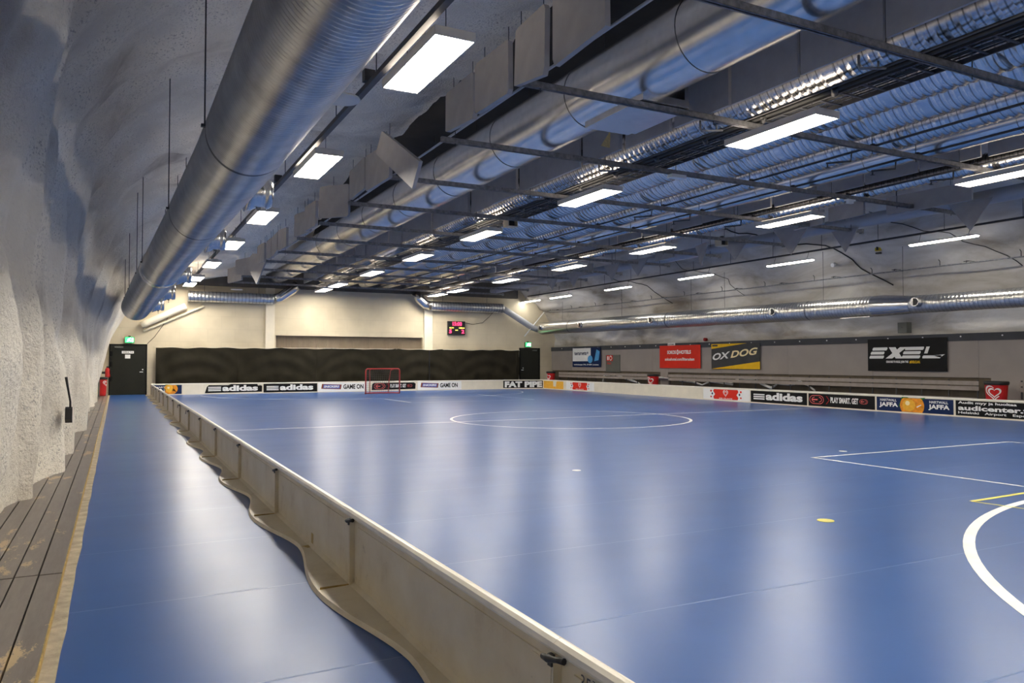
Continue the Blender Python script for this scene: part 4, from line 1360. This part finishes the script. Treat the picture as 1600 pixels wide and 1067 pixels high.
LS = [(-12.3, -11.25, 5.0, 5.75, 'grey acoustic slab hanging edge-on at the top of view over the left duct gap', 0.5),
      (-10.62, -9.56, 4.93, 5.75, 'grey acoustic slab above the left ends of the beams, nearest of the row', 0.05),
      (-9.5, -8.63, 4.9, 5.66, 'grey acoustic slab above the left ends of the beams, second of the row', -0.03),
      (-8.58, -7.55, 4.9, 5.60, 'grey acoustic slab above the left ends of the beams, third of the row', 0.06),
      (-7.45, -6.45, 4.92, 5.54, 'grey acoustic slab above the left ends of the beams, fourth of the row', 0.0),
      (-3.5, -2.2, 4.90, 5.6, 'grey acoustic slab just beyond the slanting fallen slab', 0.04),
      (-2.15, -0.9, 4.97, 5.6, 'crumpled grey acoustic slab beyond the slanting fallen slab', -0.05),
      (0.15, 1.1, 4.85, 5.6, 'narrow grey acoustic slab hanging alone past the crumpled ones', 0.6),
      (2.4, 3.5, 4.95, 5.6, 'grey acoustic slab past the narrow lone slab', 0.05),
      (3.55, 4.8, 4.97, 5.6, 'grey acoustic slab second past the narrow lone slab', 0.1),
      (6.2, 7.4, 4.92, 5.55, 'grey acoustic slab in the far left group, nearest', 0.0),
      (7.45, 8.6, 4.92, 5.55, 'grey acoustic slab in the far left group, second', 0.0),
      (8.65, 9.8, 4.92, 5.55, 'grey acoustic slab in the far left group, third', 0.0),
      (9.85, 11.0, 4.92, 5.55, 'grey acoustic slab in the far left group, fourth', 0.0),
      (14.0, 15.2, 4.9, 5.55, 'grey acoustic slab near the far wall on the left, nearer one', 0.4),
      (16.8, 18.0, 4.9, 5.55, 'grey acoustic slab near the far wall on the left, further one', 0.4)]
for y0, y1, z0, z1, lab, rz in LS:
    gp = random.uniform(0.01, 0.035)
    sk = random.uniform(-0.05, 0.05)
    hw_, hh_ = (y1 - y0) / 2 - gp, (z1 - z0) / 2
    t = slab(3.12 + random.uniform(-0.05, 0.05), y0, y1, z0, z1, lab, (random.uniform(-0.05, 0.05), 0, rz + random.uniform(-0.05, 0.05)), 0.07,
             poly=[(-hw_, -hh_ + 0.05), (-hw_ + 0.04, -hh_ - sk), (hw_ - 0.04, -hh_ + sk), (hw_, -hh_ + 0.05), (hw_ - 0.01, hh_ - 0.03), (hw_ - 0.06, hh_), (-hw_ + 0.05, hh_ + sk), (-hw_ + 0.01, hh_ - 0.02)])
    hang(t, [(3.12, y0 + 0.15, z1), (3.12, y1 - 0.15, z1)] if abs(rz) < 0.3 else [(3.12, (y0 + y1) / 2, z1)], z1 + 0.22)
t = slab(3.05, -4.85, -3.45, 4.55, 5.60, 'fallen grey acoustic slab slanting down at the left beam ends', (0.0, -0.1, 0.15), 0.07,
         poly=[(-0.85, -0.22), (-0.52, -0.62), (0.72, 0.28), (0.40, 0.62)])
hang(t, [(3.05, -3.75, 5.6)], 5.85)
t = slab(3.2, 11.2, 12.6, 4.3, 5.4, 'dark grey acoustic slab hanging corner down at the far left', (0, 0, 0.5), 0.06, poly=[(-0.6, 0.5), (0.05, -0.55), (0.7, 0.25), (0.3, 0.6)])
hang(t, [(3.2, 12.1, 5.3)], 5.7)
# thin white conduit behind the left slabs
solo('conduit_pipe', MB().tube([(3.7, -13, 5.36), (3.7, 19, 5.30)], 0.02, 6), M['insul'], 'thin grey conduit running behind the left acoustic slabs', 'pipe', loc=(3.7, 0, 5.3))
tri = [(-0.55, 0.3), (0.0, -0.48), (0.55, 0.3)]
RS = [(15.6, -1.6, 'triangular grey slab hanging point down beside the second light of the right row', 0.25, 1.0, 4.98),
      (16.6, -2.6, 'triangular grey slab hanging point down behind the larger triangular one', 0.0, 0.8, 4.9),
      (16.3, -6.3, 'triangular grey slab hanging point down at the right end of the beam', 0.2, 0.9, 4.95),
      (15.3, 0.3, 'triangular grey slab hanging point down near the beige box on the right', 0.5, 0.9, 5.0),
      (15.4, 1.9, 'triangular grey slab hanging point down past the beige box on the right', -0.3, 0.9, 5.0),
      (15.6, 5.6, 'triangular grey slab hanging point down beside the fourth right row light', 0.4, 0.8, 5.0),
      (15.7, 7.4, 'triangular grey slab hanging point down past the fourth right row light', 0.2, 0.8, 5.0),
      (15.7, 10.2, 'triangular grey slab hanging point down beside the fifth right row light', 0.2, 0.8, 5.0),
      (15.7, 12.0, 'triangular grey slab hanging point down past the fifth right row light', 0.2, 0.8, 5.0)]
for x, y, lab, rz, sc, z in RS:
    t = slab(x, y - 0.55, y + 0.55, z - 0.3, z + 0.3, lab, (0, 0, rz), 0.04, poly=[(p[0] * sc, p[1] * sc) for p in tri])
    hang(t, [(x, y, z + 0.2)], 7.6)
RR = [(15.0, -3.3, -2.2, 5.05, 5.42, 'rectangular grey slab behind the second light of the right row'),
      (15.0, -4.5, -3.4, 5.08, 5.45, 'rectangular grey slab just right of the second light of the right row'),
      (15.2, -7.0, -5.0, 5.0, 5.42, 'rectangular grey slab left of the nearest light of the right row'),
      (15.4, 3.2, 4.4, 5.0, 5.42, 'rectangular grey slab above the third light of the right row'),
      (15.6, 8.6, 9.6, 5.0, 5.42, 'rectangular grey slab between the fourth and fifth lights of the right row')]
for x, y0, y1, z0, z1, lab in RR:
    t = slab(x, y0, y1, z0, z1, lab, (0, 0, random.uniform(-0.15, 0.15)))
    hang(t, [(x, y0 + 0.2, z1), (x, y1 - 0.2, z1)], 7.6)

# cable ladder with cables
cl = thing('cable_ladder', (7.55, 0, 5.15), 'black cable ladder with bundled cables running down the middle of the ceiling', 'cable tray')
part('side_rail', MB().box(7.42, 7.445, -20, 20.3, 5.15, 5.21), M['steel_dark'], cl)
part('side_rail', MB().box(7.92, 7.945, -20, 20.3, 5.15, 5.21), M['steel_dark'], cl)
y = -13.5
rg = MB().box(7.445, 7.92, 0, 0.035, 5.16, 5.175)
r0 = part('rung', rg, M['steel_dark'], cl)
r0.location = (0, y, 0)
for i in range(1, 96):
    rr_ = r0.copy(); C.objects.link(rr_); rr_.location = (0, y + 0.35 * i, 0)
for i in range(5):
    x = 7.52 + i * 0.08
    pts = [(x + 0.02 * math.sin(k * 1.3 + i * 2), -20 + k, 5.19 + 0.004 * i) for k in range(41)]
    part('cable', MB().tube(pts, 0.011, 6), M['cable'], cl)
part('electrical_pipe', MB().tube([(7.30, -20, 5.17), (7.30, 20.2, 5.17)], 0.035, 8), M['cable'], cl)
for i in range(26):
    y = -14 + i * 1.3
    part('cable_clip', MB().tube([(7.22, y, 5.17), (7.38, y + 0.14, 5.14)], 0.045, 8), M['black'], cl)

# sprinkler pipes above the beams
for x, z, lab in ((10.16, 5.165, 'thin black sprinkler pipe above the beams between ribbed ducts'), (11.35, 5.165, 'thin black sprinkler pipe above the beams beside the smooth duct'),
                  (13.05, 5.17, 'thin black sprinkler pipe above the beams right of the flat slabs')):
    t = thing('sprinkler_pipe', (x, 0, z), lab, 'pipe')
    part('pipe_run', MB().tube([(x, -20, z), (x, 20.3, z)], 0.022, 8), M['steel_dark'], t)
    for i, y in enumerate(BY[1:-1]):
        part('pipe_bracket', MB().box(x - 0.03, x + 0.03, y + 0.04, y + 0.10, z - 0.03, z + 0.04), M['black'], t)
        if i % 2 == 0:
            b = part('branch_pipe', MB().tube([(x, y + 0.5, z), (x - 0.02, y + 0.5, z - 0.16), (x - 0.35, y + 0.75, z - 0.18)], 0.018, 6), M['steel_dark'], t)
            part('sprinkler_head', MB().tube([(x - 0.33, y + 0.74, z - 0.18), (x - 0.33, y + 0.74, z - 0.25)], 0.014, 6).box(x - 0.36, x - 0.30, y + 0.71, y + 0.77, z - 0.26, z - 0.252), M['steel_dark'], b)
t = thing('sprinkler_pipe', (6.9, 0, 5.12), 'short bent sprinkler branches between first ribbed duct and cable ladder', 'pipe')
part('pipe_run', MB().tube([(7.12, -20, 5.14), (7.12, 20.3, 5.14)], 0.02, 8), M['steel_dark'], t)
for y in BY[1:-1]:
    b = part('branch_pipe', MB().tube([(6.75, y + 0.55, 5.25), (6.75, y + 0.55, 5.12), (6.78, y + 0.56, 5.09), (7.12, y + 0.45, 5.12)], 0.018, 6), M['steel'], t)
    part('sprinkler_head', MB().tube([(7.02, y + 0.48, 5.12), (7.02, y + 0.48, 5.20)], 0.016, 6), M['steel'], b)

# small boxes on beams
def small_box(x, y, z, label):
    t = thing('beam_box', (x, y, z), label, 'box')
    part('case', MB().box(x - 0.18, x + 0.10, y - 0.14, y + 0.14, z, z + 0.02).box(x - 0.18, x + 0.10, y - 0.14, y + 0.14, z + 0.18, z + 0.20).box(x - 0.18, x - 0.16, y - 0.14, y + 0.14, z + 0.02, z + 0.18).box(x + 0.08, x + 0.10, y - 0.14, y + 0.14, z + 0.02, z + 0.18), M['beige'], t)
    part('inner_unit', MB().box(x - 0.12, x + 0.04, y - 0.06, y + 0.12, z + 0.03, z + 0.17), M['black'], t)
    part('bracket', MB().box(x - 0.06, x, y - 0.05, y + 0.05, z + 0.2, z + 0.30), M['steel_dark'], t)
small_box(7.75, 0.45, 4.96, 'open beige box mounted above the third light of the middle row')
small_box(14.9, 0.4, 4.96, 'open beige box mounted near the third light of the right row')
solo('smoke_detector', MB().box(12.9, 13.15, -5.70, -5.60, 5.02, 5.05).box(12.95, 13.1, -5.69, -5.61, 4.96, 5.02), M['white'], 'small white detector under the beam near the right row', 'detector', loc=(13.0, -5.65, 5.02))
solo('emergency_light', MB().box(8.0, 8.35, -5.72, -5.58, 4.985, 5.05), M['white'], 'small white emergency lamp clipped under a beam beside the cable ladder', 'emergency light', loc=(8.2, -5.65, 5.0))
dsc = thing('ceiling_loudspeaker', (1.2, -7.3, 4.9), 'round white disc shaped loudspeaker hanging beside the big left duct', 'loudspeaker')
b = MB(); lathe(b, [(0.001, 4.905), (0.24, 4.90), (0.25, 4.915), (0.24, 4.93), (0.05, 4.95), (0.001, 4.95)], 1.22, -7.3, 32)
part('disc', b, M['housing'], dsc)
part('suspension_wire', MB().tube([(1.22, -7.3, 4.94), (1.22, -7.3, 7.0)], 0.005, 5), M['steel_dark'], dsc)
dsc = thing('ceiling_loudspeaker', (1.2, -7.3, 4.9), 'round white disc loudspeaker hanging near the far wall left of the middle row', 'loudspeaker')
b = MB(); lathe(b, [(0.001, 4.705), (0.24, 4.70), (0.25, 4.715), (0.24, 4.73), (0.05, 4.75), (0.001, 4.75)], 3.4, 19.0, 32)
part('disc', b, M['housing'], dsc)
part('suspension_wire', MB().tube([(3.4, 19.0, 4.74), (3.4, 19.0, 7.3)], 0.005, 5), M['steel_dark'], dsc)

# duct along the right wall
rd = thing('ventilation_duct', (20.0, 0, 3.3), 'long shiny ribbed duct with round nozzles along the right wall', 'duct')
def rz_(y): return 3.30 - 0.006 * (12 - y)
def rspiral(y0, y1, x, dz, rr, pitch=0.12, amp=0.007):
    pts, rs = [], []
    q = y0
    while q < y1:
        for f, a in ((0.0, 0.0), (0.15, 1.0), (0.30, 0.0), (0.65, 0.2)):
            pts.append((x, q + f * pitch, rz_(q) + dz)); rs.append(rr + amp * a)
        q += pitch
    return MB().tube(pts, rs, 40)
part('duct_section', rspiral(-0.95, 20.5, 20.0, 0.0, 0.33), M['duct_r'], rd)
part('reducer', MB().tube([(20.0, -0.9, rz_(-0.9)), (20.02, -1.25, rz_(-1.1)), (20.05, -2.2, rz_(-2) - 0.02)], [0.335, 0.335, 0.27], 40, caps=False), M['smooth'], rd)
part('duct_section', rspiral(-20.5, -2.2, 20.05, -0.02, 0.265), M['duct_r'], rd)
for y in (17.3, 9.2, 1.6):
    part('joint_band', MB().tube([(20.0, y - 0.03, rz_(y)), (20.0, y + 0.03, rz_(y))], 0.338, 40, caps=False), M['steel'], rd)
for y in (20.0, 15.9, 10.1, 3.0, -2.55):
    z = rz_(y) + 0.02
    nn = part('outlet_nozzle', MB().tube([(19.80, y, z), (19.66, y - 0.02, z), (19.62, y - 0.02, z), (19.55, y - 0.03, z)], [0.15, 0.125, 0.135, 0.13], 24), M['smooth'], rd)
    part('nozzle_opening', MB().tube([(19.552, y - 0.03, z), (19.545, y - 0.03, z)], 0.105, 20), M['black'], nn)
for y in [18.5, 13, 8, 6, 1.2, -1.8, -6]:
    part('hanger_rod', MB().tube([(20.15, y, rz_(y) + 0.25), (20.15, y, 5.25)], 0.007, 5), M['steel_dark'], rd)
part('access_door', MB().box(19.76, 19.95, -0.9, 0.2, rz_(0) - 0.35, rz_(0) - 0.32), M['smooth'], rd)
jb = thing('junction_box', (21.0, -1.2, 2.4), 'grey junction box on the vault above the black banner', 'box')
part('case', MB().box(20.86, 21.1, -1.40, -1.08, 2.38, 2.72), M['hatch'], jb)
part('lock', MB().box(20.85, 20.86, -1.25, -1.22, 2.54, 2.57), M['black'], jb)
solo('alarm_bell', MB().tube([(20.98, 8.0, 2.42), (20.85, 8.0, 2.42)], 0.07, 14), M['darkred'], 'small dark red bell on the vault above the red banner', 'bell', loc=(20.9, 8.0, 2.42))
yb = thing('yellow_box', (20.05, -1.0, 5.05), 'small yellow warning box on the right vault', 'box')
part('case', MB().box(20.02, 20.14, -1.12, -0.93, 4.98, 5.20), M['yellow_box'], yb)
part('strap', MB().box(20.00, 20.02, -1.06, -0.99, 5.0, 5.18), M['black'], yb)
part('sensor', MB().box(20.0, 20.12, -1.1, -0.96, 4.88, 4.93), M['steel_dark'], yb)
solo('wall_sensor', MB().tube([(20.25, 0.9, 4.75), (20.38, 0.9, 4.78)], 0.07, 12), M['white'], 'small round white sensor on the right vault left of the yellow box', 'sensor', loc=(20.3, 0.9, 4.76))

# cables lying on the right vault
def vault_cable(y0, y1, x0, x1, label, r=0.014):
    P = resample(RIGHT, 70)
    pts = []
    sel = [p for p in P if x0 <= p[0] <= x1 and p[1] > 2.3]
    n = len(sel)
    for i, p in enumerate(sel):
        y = y0 + (y1 - y0) * i / (n - 1) + 0.12 * math.sin(i * 0.7)
        d = right_disp(y, p[4], p[0])
        pts.append((p[0] + p[2] * (d + 0.03) * SGN, y, p[1] + p[3] * (d + 0.03) * SGN))
    solo('vault_cable', MB().tube(pts, r, 6), M['cable'], label, 'cable', loc=pts[0])
vault_cable(3.5, -0.9, 17.6, 20.85, 'dark cable bundle crossing the right vault beside the yellow box', 0.022)
vault_cable(14.5, 10.0, 17.6, 20.8, 'dark cable crossing the right vault beyond the third slim tube light')
vault_cable(9.0, 5.6, 17.6, 20.8, 'thin dark cable crossing the right vault above the red banner', 0.010)
vault_cable(-1.8, -4.9, 18.5, 20.8, 'thin dark cable crossing the right vault at the right edge of view', 0.012)

# ducts in front of the far wall
fd = thing('ventilation_duct', (3.5, 20.6, 4.4), 'ribbed duct running across the top left of the far wall', 'duct')
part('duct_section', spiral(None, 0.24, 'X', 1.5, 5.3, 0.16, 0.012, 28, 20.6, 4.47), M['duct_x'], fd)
part('duct_bend', MB().tube([(5.35, 20.6, 4.48), (5.6, 20.6, 4.56), (5.85, 20.6, 4.75), (6.2, 20.6, 5.0), (6.4, 20.6, 5.2)], 0.24, 28), M['smooth'], fd)
for x in (2.2, 4.6):
    part('hanger_rod', MB().tube([(x, 20.6, 4.7), (x, 20.6, 7.6)], 0.008, 5), M['steel_dark'], fd)
fd = thing('ventilation_duct', (0.5, 20.7, 3.4), 'pale duct slanting up the far wall behind the end of the big left duct', 'duct')
part('duct_section', MB().tube(arcpts((-0.4, 20.75, 3.1), (1.42, 20.75, 4.02), 10), 0.15, 20), M['cream_plain'], fd)
fd = thing('wall_pipe', (0.5, 20.8, 3.0), 'thin pale pipe slanting up the far wall below the slanting duct', 'pipe')
part('pipe_run', MB().tube(arcpts((-0.3, 20.9, 2.85), (2.2, 20.9, 4.05), 6), 0.05, 10), M['cream_plain'], fd)
fd = thing('ventilation_duct', (15.5, 20.6, 4.4), 'ribbed duct running across the top right of the far wall', 'duct')
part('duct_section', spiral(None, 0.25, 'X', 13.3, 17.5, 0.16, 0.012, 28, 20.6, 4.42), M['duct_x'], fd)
part('duct_bend', MB().tube([(13.3, 20.6, 4.42), (13.0, 20.6, 4.50), (12.7, 20.6, 4.75), (12.5, 20.6, 5.1)], 0.24, 28), M['smooth'], fd)
part('duct_drop', MB().tube([(17.55, 20.6, 4.42), (17.8, 20.6, 4.30), (19.4, 20.6, 3.42), (19.8, 20.6, 3.3)], 0.17, 24), M['insul'], fd)
for x in (14.0, 16.6):
    part('hanger_rod', MB().tube([(x, 20.6, 4.6), (x, 20.6, 7.6)], 0.008, 5), M['steel_dark'], fd)
part('brace', MB().tube([(18.9, 20.55, 2.9), (20.15, 20.5, 4.3)], 0.03, 8), M['white'], fd)
solo('scoreboard_cable', MB().tube([(15.42, 20.95, 3.6), (15.9, 20.95, 3.52), (16.5, 20.95, 3.62), (16.9, 20.95, 3.95), (17.1, 20.9, 4.2)], 0.012, 6), M['cable'], 'thin cable hanging from the scoreboard to the duct', 'cable', loc=(15.42, 20.95, 3.6))
solo('hanging_cable', MB().tube([(-0.15, 20.95, 2.28), (0.15, 20.93, 2.6), (0.6, 20.95, 3.3), (0.9, 20.97, 3.9)], 0.012, 6), M['cable'], 'thin dark cable on the far wall from the left door corner upward', 'cable', loc=(-0.15, 20.95, 2.28))
